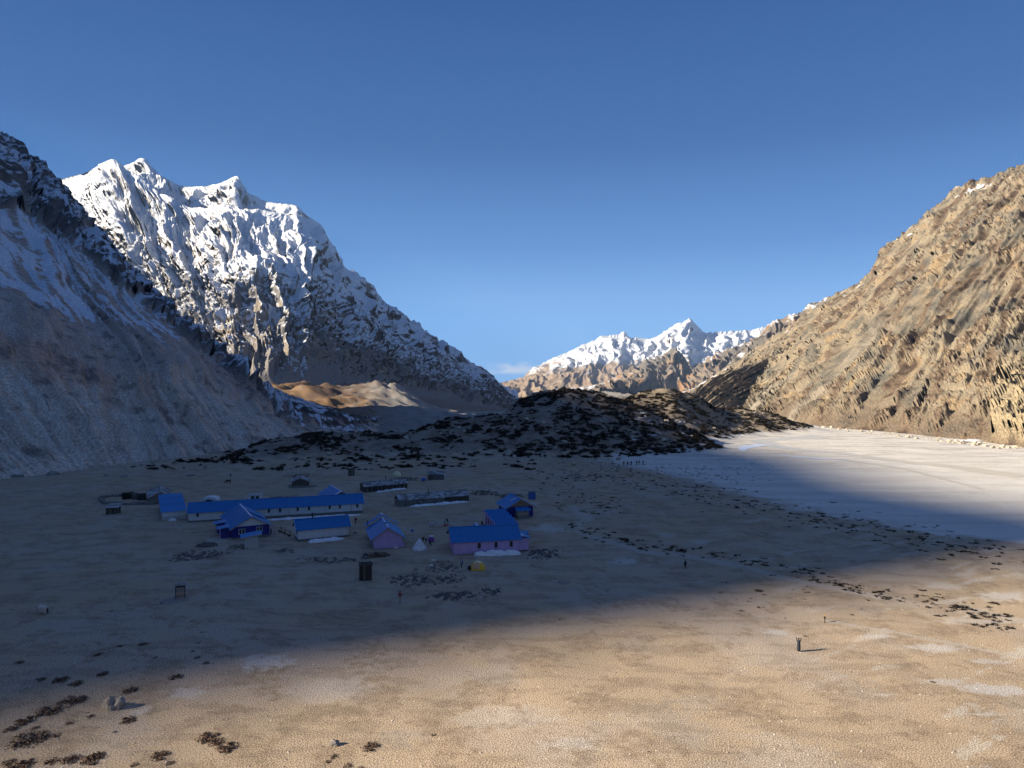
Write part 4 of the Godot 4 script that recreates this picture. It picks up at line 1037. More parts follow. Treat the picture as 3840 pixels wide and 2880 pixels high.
func outhouses():
	var g := "outhouses and sheds"
	var o := house("plank_outhouse", "tall plank outhouse on a stony mound with a stone weighted roof", -53.6, 112.6, 24.0, "outhouse", g)
	planked_box(o, 1.35, 1.7, 2.35, 2.05, 8, [M.grey_wood2, M.stone2, M.pale_wood], false)
	put(slab(Vector3(-0.25, 2.45, 0.3), Vector3(1.6, 2.45, 0.3), Vector3(1.6, 2.2, -2.0), Vector3(-0.25, 2.2, -2.0), 0.08), "roof", M.grey_wood, o)
	for k in 12: put(lump(Vector3(0.22, 0.1, 0.18) * rng.randf_range(0.7, 1.3), 0.4, k, 8, 5), "roof_stone", [M.stone2, M.grey_wood3][k % 2], o, Vector3(rng.randf_range(-0.1, 1.4), 2.5, rng.randf_range(-1.8, 0.1)))
	for x in [0.0, 1.35]: put(box(Vector3(0.1, 2.4, 0.1)), "corner_post", M.dark_wood, o, Vector3(x, 1.2, 0.02))
	put(lump(Vector3(2.2, 0.3, 1.3), 0.5, 5), "stony_mound", M.stone2, o, Vector3(-0.1, 0.0, 0.0))
	o = house("dark_outhouse", "dark upright board outhouse standing alone in the meadow", -26.9, 124.6, 10.0, "outhouse", g)
	planked_box(o, 2.1, 1.9, 2.6, 2.75, 6, [M.dark_wood, M.iron, M.old_wood])
	put(slab(Vector3(-0.1, 2.68, 0.15), Vector3(2.2, 2.68, 0.15), Vector3(2.2, 2.82, -2.0), Vector3(-0.1, 2.82, -2.0), 0.06), "roof", M.dark_wood, o)
	for k in 3: put(box(Vector3(0.1, 0.5, 0.1)), "roof_stake", M.dark_wood, o, Vector3(0.5 + k * 0.6, 2.95, -1.7))
	o = house("blue_outhouse", "small blue sheet metal outhouse beside the blue wooden gable house", 5.1, 205.3, 12.0, "outhouse", g)
	planked_box(o, 1.75, 1.6, 1.95, 2.05, 4, [mat(Color(0.02, 0.07, 0.26), 0.5), mat(Color(0.03, 0.10, 0.32), 0.5)])
	put(slab(Vector3(-0.2, 2.1, 0.25), Vector3(1.95, 2.1, 0.25), Vector3(1.95, 2.2, -1.8), Vector3(-0.2, 2.2, -1.8), 0.06), "roof", M.grey_wood2, o)
	o = house("grey_board_outhouse", "grey board outhouse at the foot of the shrubby hill", -58.5, 252.8, 8.0, "outhouse", g)
	planked_box(o, 2.2, 1.8, 2.3, 2.45, 5, [M.grey_wood2, M.old_wood, M.stone2])
	put(slab(Vector3(-0.7, 2.42, 0.2), Vector3(2.4, 2.42, 0.2), Vector3(2.4, 2.5, -2.0), Vector3(-0.7, 2.5, -2.0), 0.07), "roof", M.dark_wood, o)
	o = house("small_grey_shed", "low grey shed with a slanting board roof near the walled pen", -105.2, 183.4, 8.0, "shed", g)
	planked_box(o, 2.7, 2.4, 1.75, 2.2, 7, [M.grey_wood2, M.old_wood, M.dark_wood])
	for k in 5: put(slab(Vector3(-0.3, 1.75 + 0.11 * k, 0.4 - k * 0.6), Vector3(3.1, 1.75 + 0.11 * k, 0.4 - k * 0.6), Vector3(3.2, 1.92 + 0.11 * k, -0.25 - k * 0.6), Vector3(-0.2, 1.92 + 0.11 * k, -0.25 - k * 0.6), 0.06), "roof_board", [M.grey_wood, M.grey_wood3, M.grey_wood2][k % 3], o)
	o = house("concrete_toilet", "grey concrete hut with a slanting blue roof before the dark blue house", -55.7, 147.4, 22.0, "outhouse", g)
	put(box(Vector3(2.7, 2.3, 3.2)), "wall", M.concrete, o, Vector3(1.35, 1.1, -1.6))
	put(box(Vector3(0.06, 0.3, 0.8)), "vent", M.dark, o, Vector3(-0.02, 1.95, -1.4))
	put(slab(Vector3(-0.8, 2.3, 0.5), Vector3(3.4, 2.85, 0.5), Vector3(3.4, 2.85, -3.7), Vector3(-0.8, 2.3, -3.7), 0.07), "roof", M.roof2, o)
	put(pole(Vector3(-0.8, 2.2, 0.52), Vector3(3.4, 2.75, 0.52), 0.08, 4), "barge_board", M.pale_wood, o)
	o = house("white_toilet", "white toilet block with two dark doors behind the long lodge", -74.6, 200.6, 8.0, "outhouse", g)
	put(box(Vector3(3.4, 2.2, 1.8)), "wall", M.white2, o, Vector3(1.7, 1.1, -0.9))
	put(slab(Vector3(-0.15, 2.24, 0.2), Vector3(3.55, 2.24, 0.2), Vector3(3.55, 2.34, -2.0), Vector3(-0.15, 2.34, -2.0), 0.06), "roof", M.grey_wood3, o)
	for x in [1.05, 2.4]: door(o, "front", x, 0.8, 1.85, M.dark)

# ------------------------------------------------------------------ tents and gear
func dome(rx: float, rz: float, h: float, i0: int, i1: int, n: int, from_: float, to_: float, k := 1.0) -> ArrayMesh:   # sector of a dome tent skin
	var st := st0()
	var rows := 7
	for i in range(i0, i1):
		for j in rows:
			var q := []
			for c in [[i, j], [i + 1, j], [i + 1, j + 1], [i, j + 1]]:
				var ph: float = TAU * c[0] / n
				var t: float = lerpf(from_, to_, float(c[1]) / rows)
				var r := pow(1.0 - pow(t, 2.2), 0.6)
				q.append(Vector3(cos(ph) * rx * r * k, h * t * k, sin(ph) * rz * r * k))
			quad(st, q[0], q[3], q[2], q[1])
	return done(st)

func make_camp():
	rng.seed = 5
	var o := thing("dome_tent", "yellow and tan dome tent pitched before the pink lodge", "tent", stand(-6.4, 131.9), 0.0, "tents")
	put(dome(1.45, 1.25, 1.6, 0, 16, 16, 0.0, 1.0), "skin", M.yellow, o)
	put(dome(1.45, 1.25, 1.6, 3, 6, 16, 0.22, 0.92, 1.02), "front_panel", M.tan, o)
	put(dome(1.45, 1.25, 1.6, 0, 16, 16, 0.80, 1.0, 1.015), "top_panel", M.pale_yellow, o)
	for a in [0.6, 2.1, 2.6]:
		for k in 6:
			var t := [k / 6.0, (k + 1) / 6.0]
			var q := []
			for s in t:
				var r := pow(1.0 - pow(s, 2.2), 0.6) * 1.03
				q.append(Vector3(cos(a) * 1.45 * r, 1.64 * s, sin(a) * 1.25 * r))
			put(pole(q[0], q[1], 0.03, 4), "pole", M.pale_yellow, o)
	put(lump(Vector3(0.45, 0.5, 0.5), 0.5, 3), "open_flap", M.dark, o, Vector3(-1.45, 0.2, 0.3))
	o = thing("small_dome_tent", "pale yellow dome tent far off below the shrubby hill", "tent", stand(-41.0, 252.4), 0.0, "tents")
	put(dome(1.45, 1.3, 1.65, 0, 16, 16, 0.0, 1.0), "skin", M.pale_yellow, o)
	put(dome(1.45, 1.3, 1.65, 7, 10, 16, 0.0, 0.9, 1.015), "fly_panel", M.canvas, o)
	o = thing("bell_tent", "white pyramid bell tent between the lilac house and the pink lodge", "tent", stand(-19.1, 146.2), 8.0, "tents")
	for i in 8:
		var a := TAU * i / 8.0
		var b := TAU * (i + 1) / 8.0
		var st := st0()
		quad(st, Vector3(cos(a) * 1.55, 0.0, sin(a) * 1.55), Vector3(cos(a) * 1.5, 0.35, sin(a) * 1.5), Vector3(cos(b) * 1.5, 0.35, sin(b) * 1.5), Vector3(cos(b) * 1.55, 0.0, sin(b) * 1.55))
		var m := Vector3(cos((a + b) * 0.5), 0, sin((a + b) * 0.5)) * 0.62 + Vector3(0, 1.32, 0)
		for p in [Vector3(cos(a) * 1.5, 0.35, sin(a) * 1.5), Vector3(0, 2.45, 0), m, m, Vector3(0, 2.45, 0), Vector3(cos(b) * 1.5, 0.35, sin(b) * 1.5), Vector3(cos(a) * 1.5, 0.35, sin(a) * 1.5), m, Vector3(cos(b) * 1.5, 0.35, sin(b) * 1.5)]: st.add_vertex(p)
		put(done(st), "panel", M.canvas, o)
	put(pole(Vector3(0, 2.3, 0), Vector3(0, 2.6, 0), 0.04), "pole_tip", M.iron, o)
	o = thing("white_shelter_tent", "white shelter tent with an arched opening behind the long lodge", "tent", stand(-84.0, 197.4), 5.0, "tents")
	var st := st0()
	var n := 12
	for i in n:
		var a := PI * i / n
		var b := PI * (i + 1) / n
		quad(st, Vector3(-cos(a) * 2.1, sin(a) * 0.9 + 1.7, 1.6), Vector3(-cos(b) * 2.1, sin(b) * 0.9 + 1.7, 1.6), Vector3(-cos(b) * 2.1, sin(b) * 0.9 + 1.7, -1.6), Vector3(-cos(a) * 2.1, sin(a) * 0.9 + 1.7, -1.6))
		if i > 1 and i < n - 2:       # front wall with the arch cut out
			quad(st, Vector3(-cos(a) * 2.1, sin(a) * 0.9 + 1.7, 1.6), Vector3(-cos(b) * 2.1, sin(b) * 0.9 + 1.7, 1.6), Vector3(-cos(b) * 1.3, sin(b) * 0.75 + 1.15, 1.6), Vector3(-cos(a) * 1.3, sin(a) * 0.75 + 1.15, 1.6))
	for s in [-1.0, 1.0]:
		quad(st, Vector3(s * 2.1, 1.75, 1.6), Vector3(s * 1.2, 1.2, 1.6), Vector3(s * 1.3, 0.0, 1.6), Vector3(s * 2.1, 0.0, 1.6))
		quad(st, Vector3(s * 2.1, 1.75, 1.6), Vector3(s * 2.1, 1.75, -1.6), Vector3(s * 2.1, 0.0, -1.6), Vector3(s * 2.1, 0.0, 1.6))
		for p in [Vector3(s * 2.1, 1.75, 1.6), Vector3(s * 1.85, 2.3, 1.6), Vector3(s * 1.2, 1.3, 1.6)]: st.add_vertex(p)
	quad(st, Vector3(-2.1, 1.7, -1.6), Vector3(2.1, 1.7, -1.6), Vector3(2.1, 0, -1.6), Vector3(-2.1, 0, -1.6))
	put(done(st), "skin", M.canvas, o)
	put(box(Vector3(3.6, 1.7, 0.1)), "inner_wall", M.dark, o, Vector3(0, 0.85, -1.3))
	for q in [[1624.0, 2107.0, "white sack lying by the plank in front of the bell tent", M.sack], [1616.0, 2124.0, "long white sack below the plank near the bell tent", M.sack], [1483.0, 2058.0, "white sack leaning on the lilac house gable", M.sack], [1952.0, 2064.0, "white bundle at the far corner of the pink lodge", M.sack], [642.0, 1958.0, "heap of snow below the stepped white building", M.snow]]:
		var p := on(q[0], q[1])
		var big := 1.0 if q[3] == M.sack else 2.2
		tag(put(lump(Vector3(0.42, 0.28, 0.26) * big, 0.4, int(q[0])), "sack" if big < 2.0 else "snow_heap", q[3], null, p), q[2], "sack" if big < 2.0 else "snow heap")
	var p := on(1660, 2112)
	o = thing("plank_bench", "long pale plank bench lying before the bell tent", "bench", p, 4.0)
	put(box(Vector3(2.6, 0.12, 0.5)), "seat", M.pale_wood, o, Vector3(0, 0.34, 0))
	for x in [-1.1, 1.1]: put(box(Vector3(0.15, 0.34, 0.4)), "leg", M.old_wood, o, Vector3(x, 0.15, 0))
	p = on(1616, 2036)
	o = thing("covered_table", "table under a purple cloth with a white box beside the bell tent", "table", p, 5.0)
	put(lump(Vector3(0.7, 0.8, 0.55), 0.3, 9), "purple_cloth", M.purple, o, Vector3(0, 0.45, 0))
	put(box(Vector3(0.9, 0.3, 0.5)), "white_box", M.sack, o, Vector3(0.05, 1.3, 0))
	for q in [[1597.0, 2038.0, "white framed folding chair beside the purple covered table"], [1588.0, 2036.0, "dark folding chair beside the bell tent"]]:
		o = thing("folding_chair", q[2], "chair", on(q[0], q[1]), 15.0, "camp chairs")
		var fm: Material = M.sack if q[0] > 1590.0 else M.dark
		for x in [-0.3, 0.3]:
			put(box(Vector3(0.06, 0.95, 0.06)), "leg", fm, o, Vector3(x, 0.47, -0.25))
			put(box(Vector3(0.06, 0.45, 0.06)), "leg", fm, o, Vector3(x, 0.22, 0.25))
		put(box(Vector3(0.6, 0.06, 0.5)), "seat", M.dark, o, Vector3(0, 0.45, 0))
		put(box(Vector3(0.6, 0.4, 0.05)), "backrest", M.dark, o, Vector3(0, 0.78, -0.25))
		put(box(Vector3(0.66, 0.06, 0.06)), "top_rail", fm, o, Vector3(0, 0.97, -0.25))
	# benches and tables left of the white lodge
	for k in 3:
		o = thing("picnic_bench", ["wooden bench nearest the snow bank beside the white lodge", "middle wooden bench in the row beside the white lodge", "wooden bench closest to the end wall of the white lodge"][k], "bench", stand(-53.6 + k * 1.6, 163.5 - k * 1.9), -55.0, "benches beside the white lodge")
		put(box(Vector3(1.5, 0.08, 0.5)), "seat", M.pale_wood, o, Vector3(0, 0.55, 0))
		for x in [-0.6, 0.6]: put(box(Vector3(0.1, 0.55, 0.45)), "leg", M.old_wood, o, Vector3(x, 0.27, 0))
		put(box(Vector3(1.5, 0.4, 0.06)), "backrest", M.wood, o, Vector3(0, 0.9, -0.25))
	p = on(1370, 2122)
	o = thing("low_work_table", "low dark table in the meadow before the wood pile", "table", p, 4.0)
	put(box(Vector3(2.6, 0.1, 0.8)), "top", M.old_wood, o, Vector3(0, 0.45, 0))
	for x in [-1.2, 1.2]: put(box(Vector3(0.1, 0.45, 0.6)), "leg", M.dark_wood, o, Vector3(x, 0.2, 0))
	put(box(Vector3(1.2, 0.35, 0.6)), "crate", M.dark, o, Vector3(0.6, 0.25, 0))
	# the wood pile
	o = thing("wood_pile", "long pile of split firewood below the lilac house", "wood pile", on(1405, 2090), 10.0)
	var logs := [pole(Vector3(-0.5, 0, 0), Vector3(0.5, 0, 0), 0.09, 5), pole(Vector3(-0.4, 0, 0), Vector3(0.45, 0, 0), 0.12, 5), pole(Vector3(-0.6, 0, 0), Vector3(0.5, 0, 0), 0.07, 5)]
	for k in 110:
		var x := rng.randf_range(-2.6, 2.6)
		var y := rng.randf() * 0.8 * (1.0 - pow(absf(x) / 2.9, 3.0))
		var l := put(logs[k % 3], "log", [M.old_wood, M.grey_wood, M.wood, M.dark_wood][rng.randi() % 4], o, Vector3(x, 0.08 + y, rng.randf_range(-0.7, 0.7) * (1.0 - y * 0.6)))
		l.rotation = Vector3(0, rng.randf_range(-0.5, 0.5) + PI / 2 * float(rng.randf() < 0.55), rng.randf_range(-0.25, 0.25))
	tag(put(box(Vector3(0.5, 0.5, 0.4)), "jerrycan", M.blue_plastic, null, on(1545, 1996) + Vector3(0, 0.25, 0)), "blue jerrycan standing in the yard near the white horse", "jerrycan")
	# drying dung and stones spread on the meadow
	for q in [[735, 2088, 190, 40, 230, 0, "broad dark spread of dung drying before the concrete hut"], [900, 2055, 90, 24, 60, 0, "dark spread of dung against the concrete hut"], [1537, 2175, 165, 46, 190, 0, "spread of dung cakes nearest the dark outhouse"], [1669, 2175, 115, 28, 80, 0, "thin spread of dung cakes above the large oval one"], [1654, 2132, 110, 28, 80, 0, "spread of dung cakes just below the plank bench"], [1686, 2240, 170, 34, 220, 0, "large oval spread of dung cakes behind the person in red"], [1827, 2223, 66, 26, 60, 0, "small round spread of dung cakes beside the large oval one"], [2030, 2078, 115, 40, 190, 0, "round spread of dung cakes past the end of the pink lodge"], [1244, 2103, 210, 22, 120, 0, "long thin spread of dung below the wood pile"], [1063, 2070, 70, 16, 40, 0, "small dark spread of dung before the white lodge"], [1520, 1800, 95, 14, 110, 1, "dark heap of dung beside the long board shed"], [1812, 1852, 95, 18, 110, 1, "dark heap of dung behind the long stone shed"], [1905, 1862, 110, 14, 110, 1, "long heap of stones beside the blue wooden gable house"], [1110, 1786, 110, 18, 90, 1, "ring of stones behind the field hut"], [1045, 1868, 90, 12, 50, 1, "dark heap of stones behind the long lodge"], [2110, 2186, 40, 10, 24, 0, "tiny patch of pale stones in the meadow past the pink lodge"], [1250, 1850, 60, 12, 40, 1, "pile of stones beside the timber gabled house"], [2150, 1790, 90, 12, 60, 1, "pale scatter of stones on the flat below the knoll"]]:
		var c := on(q[0], q[1])
		var D := -c.z
		var mm := MultiMesh.new()
		mm.transform_format = MultiMesh.TRANSFORM_3D
		mm.mesh = lump(Vector3(0.2, 0.09 + 0.09 * q[5], 0.16), 0.5, q[0], 8, 5)
		mm.instance_count = q[4] * 2
		for k in q[4] * 2:
			var a := rng.randf() * TAU
			var r := sqrt(rng.randf())
			var x: float = cos(a) * r * q[2] / F * D * 0.5
			var z: float = sin(a) * r * q[3] / F * D * D / EYE * 0.5
			var ragged: float = 1.0 + 0.55 * N.a.get_noise_2d(cos(a) * 1.2 + q[0], sin(a) * 1.2)
			x = x * ragged + rng.randf_range(-0.4, 0.4)
			z = z * ragged + rng.randf_range(-0.4, 0.4)
			if N.a.get_noise_2d((c.x + x) * 0.5, z * 0.25) < -0.12: x += 0.9
			var up: float = (1.0 - r) * 0.5 * q[5]
			mm.set_instance_transform(k, Transform3D(Basis.from_euler(Vector3(0, rng.randf() * TAU, 0)).scaled(Vector3.ONE * rng.randf_range(0.45, 1.1)), Vector3(x, gh(c.x + x, D - z) - c.y + 0.03 + up, z)))
		var mi := MultiMeshInstance3D.new()
		mi.multimesh = mm
		mi.name = numbered("dung_patch" if not "stone" in q[6] else "stone_heap")
		mi.material_override = M.dark_dung if not "pale" in q[6] else M.stone2
		add_child(mi)
		mi.position = c
		tag(mi, q[6], "dung patch" if not "stone" in q[6] else "stone heap", "spreads and heaps on the meadow", "stuff")
	tag(put(lump(Vector3(2.6, 0.7, 1.0), 0.5, 31), "dung_mound", M.dark_dung, null, on(768, 2052)), "dark mound of dung just above the broad dark spread", "dung mound")

# ------------------------------------------------------------------ people and animals
func blob(bones: Array, cell: float, k: float) -> ArrayMesh:   # one skin over tapered bones [a, b, ra, rb, colour], meshed as surface nets
	var lo := Vector3.ONE * 1e9
	var hi := -lo
	for b in bones:
		var r: float = maxf(b[2], b[3]) + cell * 2.5
		lo = lo.min(b[0] - Vector3.ONE * r).min(b[1] - Vector3.ONE * r)
		hi = hi.max(b[0] + Vector3.ONE * r).max(b[1] + Vector3.ONE * r)
	var nx := int((hi.x - lo.x) / cell) + 2
	var ny := int((hi.y - lo.y) / cell) + 2
	var nz := int((hi.z - lo.z) / cell) + 2
	var fld := PackedFloat32Array()
	fld.resize(nx * ny * nz)
	fld.fill(1.0)
	var near := PackedFloat32Array()
	near.resize(nx * ny * nz)
	near.fill(1e9)
	var who := PackedInt32Array()
	who.resize(nx * ny * nz)
	for bi in bones.size():
		var b: Array = bones[bi]
		var a0: Vector3 = b[0]
		var ab: Vector3 = b[1] - a0
		var l2 := maxf(ab.length_squared(), 1e-6)
		var rr: float = maxf(b[2], b[3]) + cell * 2.2 + k
		var p0: Vector3 = (a0.min(b[1]) - Vector3.ONE * rr - lo) / cell
		var p1: Vector3 = (a0.max(b[1]) + Vector3.ONE * rr - lo) / cell
		for z in range(maxi(int(p0.z), 0), mini(int(p1.z) + 2, nz)):
			for y in range(maxi(int(p0.y), 0), mini(int(p1.y) + 2, ny)):
				for x in range(maxi(int(p0.x), 0), mini(int(p1.x) + 2, nx)):
					var p := lo + Vector3(x, y, z) * cell
					var t := clampf((p - a0).dot(ab) / l2, 0.0, 1.0)
					var d: float = p.distance_to(a0 + ab * t) - lerpf(b[2], b[3], t)
					var i := (z * ny + y) * nx + x
					if d < near[i]:
						near[i] = d
						who[i] = bi
					var h := maxf(k - absf(d - fld[i]), 0.0) / k
					fld[i] = minf(d, fld[i]) - h * h * k * 0.25
	var V := PackedVector3Array()
	var C := PackedColorArray()
	var at_cell := {}
	var st := [1, nx, nx * ny]
	for z in nz - 1:
		for y in ny - 1:
			for x in nx - 1:
				var i := (z * ny + y) * nx + x
				var s0 := fld[i] < 0.0
				var mixed := false
				for c in range(1, 8):
					if (fld[i + (c & 1) + (nx if c & 2 else 0) + (nx * ny if c & 4 else 0)] < 0.0) != s0:
						mixed = true
						break
				if not mixed: continue
				var sum := Vector3.ZERO
				var n := 0
				for c in 8:
					for ax in 3:
						if c & (1 << ax): continue
						var e := c | (1 << ax)
						var fa := fld[i + (c & 1) + (nx if c & 2 else 0) + (nx * ny if c & 4 else 0)]
						var fb := fld[i + (e & 1) + (nx if e & 2 else 0) + (nx * ny if e & 4 else 0)]
						if (fa < 0.0) == (fb < 0.0): continue
						var t := fa / (fa - fb)
						sum += Vector3(c & 1, (c >> 1) & 1, (c >> 2) & 1).lerp(Vector3(e & 1, (e >> 1) & 1, (e >> 2) & 1), t)
						n += 1
				at_cell[i] = V.size()
				V.append(lo + (Vector3(x, y, z) + sum / n) * cell)
				C.append(bones[who[i]][4])
	var idx := PackedInt32Array()
	for i in at_cell:
		for ax in 3:
			var d: int = st[ax]
			if i + d >= fld.size() or (fld[i] < 0.0) == (fld[i + d] < 0.0): continue
			var u: int = st[(ax + 1) % 3]
			var w: int = st[(ax + 2) % 3]
			if not (at_cell.has(i - u) and at_cell.has(i - w) and at_cell.has(i - u - w)): continue
			var q := [at_cell[i], at_cell[i - u], at_cell[i - u - w], at_cell[i - w]]
			if fld[i] < 0.0: q.reverse()
			idx.append_array(PackedInt32Array([q[0], q[1], q[2], q[0], q[2], q[3]]))
	var nn := PackedVector3Array()
	nn.resize(V.size())
	for t in range(0, idx.size(), 3):
		var f := (V[idx[t + 2]] - V[idx[t]]).cross(V[idx[t + 1]] - V[idx[t]])
		for c in 3: nn[idx[t + c]] += f
	for i in nn.size(): nn[i] = nn[i].normalized()
	return arr_mesh(V, nn, C, idx)

const SKIN := Color(0.36, 0.20, 0.12)
func person(label: String, where: Vector3, turn: float, top: Color, legs: Color, hair: Color, pose := {}, group := ""):
	# faces +z; pose: lean, stride, arms [left, right] as [side, fwd, bend], size, robe, sit
	var s: float = pose.get("size", 1.0)
	var lean: float = pose.get("lean", 0.03)
	var stride: float = pose.get("stride", 0.0)
	var sit: float = pose.get("sit", 0.0)
	var hip := Vector3(0, 0.92 - 0.50 * sit, 0)
	var up := Vector3(0, cos(lean), sin(lean))
	var chest := hip + up * 0.40
	var neck := chest + up * 0.16
	var nod: float = pose.get("nod", 0.1)
	var head := neck + Vector3(0, cos(lean * 0.6 + nod), sin(lean * 0.6 + nod)) * 0.15
	var B := [[hip, chest, 0.135, 0.165, top], [chest, neck + Vector3(0, -0.04, 0), 0.15, 0.07, top], [neck, head, 0.055, 0.06, SKIN], [head, head + Vector3(0, 0.05, 0.01), 0.095, 0.09, SKIN], [head + Vector3(0, 0.04, -0.03), head + Vector3(0, 0.085, 0.0), 0.098, 0.092, hair], [head + Vector3(0, 0.0, 0.10), head + Vector3(0, 0.02, 0.09), 0.02, 0.015, SKIN]]
	if pose.has("pack"): B.append([chest + Vector3(0, 0.05, -0.22), hip + Vector3(0, 0.08, -0.2), 0.15, 0.16, pose.pack])
	if pose.has("hood"): B.append([head + Vector3(0, 0.05, -0.01), head + Vector3(0, 0.10, -0.02), 0.125, 0.12, pose.hood])
	if pose.has("robe"): B.append([chest, Vector3(hip.x, 0.30, hip.z), 0.2, 0.24, pose.robe])
	var arms: Array = pose.get("arms", [[0.12, 0.05, 0.1], [0.12, 0.05, 0.1]])
	for k in 2:
		var sg := -1.0 if k == 0 else 1.0
		var sh := chest + Vector3(sg * 0.19, 0.06, 0.0)
		var a: Array = arms[k]
		var el := sh + Vector3(sg * sin(a[0]), -cos(a[0]) * cos(a[1]), sin(a[1]) * cos(a[0])) * 0.29
		var f: float = a[1] + a[2]
		var wr := el + Vector3(sg * sin(a[0]) * 0.5, -cos(a[0]) * cos(f), sin(f) * cos(a[0])).normalized() * 0.25
		B.append([sh, el, 0.062, 0.05, top])
		B.append([el, wr, 0.05, 0.038, top])
		B.append([wr, wr + (wr - el).normalized() * 0.10, 0.04, 0.028, SKIN])
		var st := stride * sg
		var h0 := hip + Vector3(sg * 0.09, -0.02, 0)
		var kn := h0 + Vector3(0, -0.43 * cos(st) * (1.0 - 0.7 * sit), sin(st) * 0.43 + 0.38 * sit)
		var ft := Vector3(sg * 0.10, 0.07, kn.z + sin(st - 0.25 * absf(stride)) * 0.36 + 0.05 * sit)
		B.append([h0, kn, 0.092, 0.065, legs])
		B.append([kn, ft, 0.062, 0.045, legs])
		B.append([ft, ft + Vector3(0, -0.025, 0.15), 0.048, 0.04, Color(0.02, 0.018, 0.016)])
	var o := put(blob(B, 0.035, 0.05), "person", M.plain, null, where)
	o.rotation.y = deg_to_rad(turn)
	o.scale = Vector3.ONE * s
	tag(o, label, "person", group)

func horse(label: String, called: String, where: Vector3, turn: float, coat: Color, dark: Color, graze: bool, s := 1.0, category := "horse"):
	var B := [[Vector3(0, 1.06, 0.42), Vector3(0, 1.05, -0.42), 0.27, 0.26, coat], [Vector3(0, 1.12, -0.5), Vector3(0, 1.05, -0.55), 0.24, 0.2, coat], [Vector3(0, 0.95, 0.3), Vector3(0, 0.93, -0.1), 0.26, 0.25, coat]]
	var poll := Vector3(0, 0.62, 1.12) if graze else Vector3(0, 1.52, 0.98)
	B.append([Vector3(0, 1.15, 0.52), poll, 0.2, 0.11, coat])
	B.append([Vector3(0, 1.32, 0.48), poll + Vector3(0, 0.1, -0.02), 0.06, 0.05, dark])
	var mz := poll + (Vector3(0, -0.46, 0.16) if graze else Vector3(0, -0.26, 0.36))
	B.append([poll, mz, 0.115, 0.065, coat])
	for x in [-0.07, 0.07]: B.append([poll + Vector3(x, 0.07, 0), poll + Vector3(x * 1.2, 0.2, 0.0), 0.035, 0.015, dark])
	for x in [-0.16, 0.16]:
		var sw: float = 0.10 * signf(x)
		B.append([Vector3(x, 1.0, 0.42), Vector3(x, 0.62, 0.42 + sw), 0.13, 0.075, coat])
		B.append([Vector3(x, 0.62, 0.42 + sw), Vector3(x, 0.12, 0.40 + sw), 0.058, 0.042, dark])
		B.append([Vector3(x, 0.12, 0.40 + sw), Vector3(x, 0.04, 0.44 + sw), 0.055, 0.06, Color(0.03, 0.027, 0.025)])
		B.append([Vector3(x, 1.0, -0.48), Vector3(x, 0.72, -0.36 - sw), 0.17, 0.10, coat])
		B.append([Vector3(x, 0.72, -0.36 - sw), Vector3(x, 0.48, -0.58 - sw), 0.08, 0.06, coat])
		B.append([Vector3(x, 0.48, -0.58 - sw), Vector3(x, 0.10, -0.54 - sw), 0.055, 0.043, dark])
		B.append([Vector3(x, 0.10, -0.54 - sw), Vector3(x, 0.04, -0.49 - sw), 0.055, 0.06, Color(0.03, 0.027, 0.025)])
	B.append([Vector3(0, 1.16, -0.72), Vector3(0, 0.45, -0.84), 0.055, 0.05, dark])
	var o := put(blob(B, 0.042, 0.08), called, M.plain, null, where)
	o.rotation.y = deg_to_rad(turn)
	o.scale = Vector3.ONE * s
	tag(o, label, category, "grazing animals")

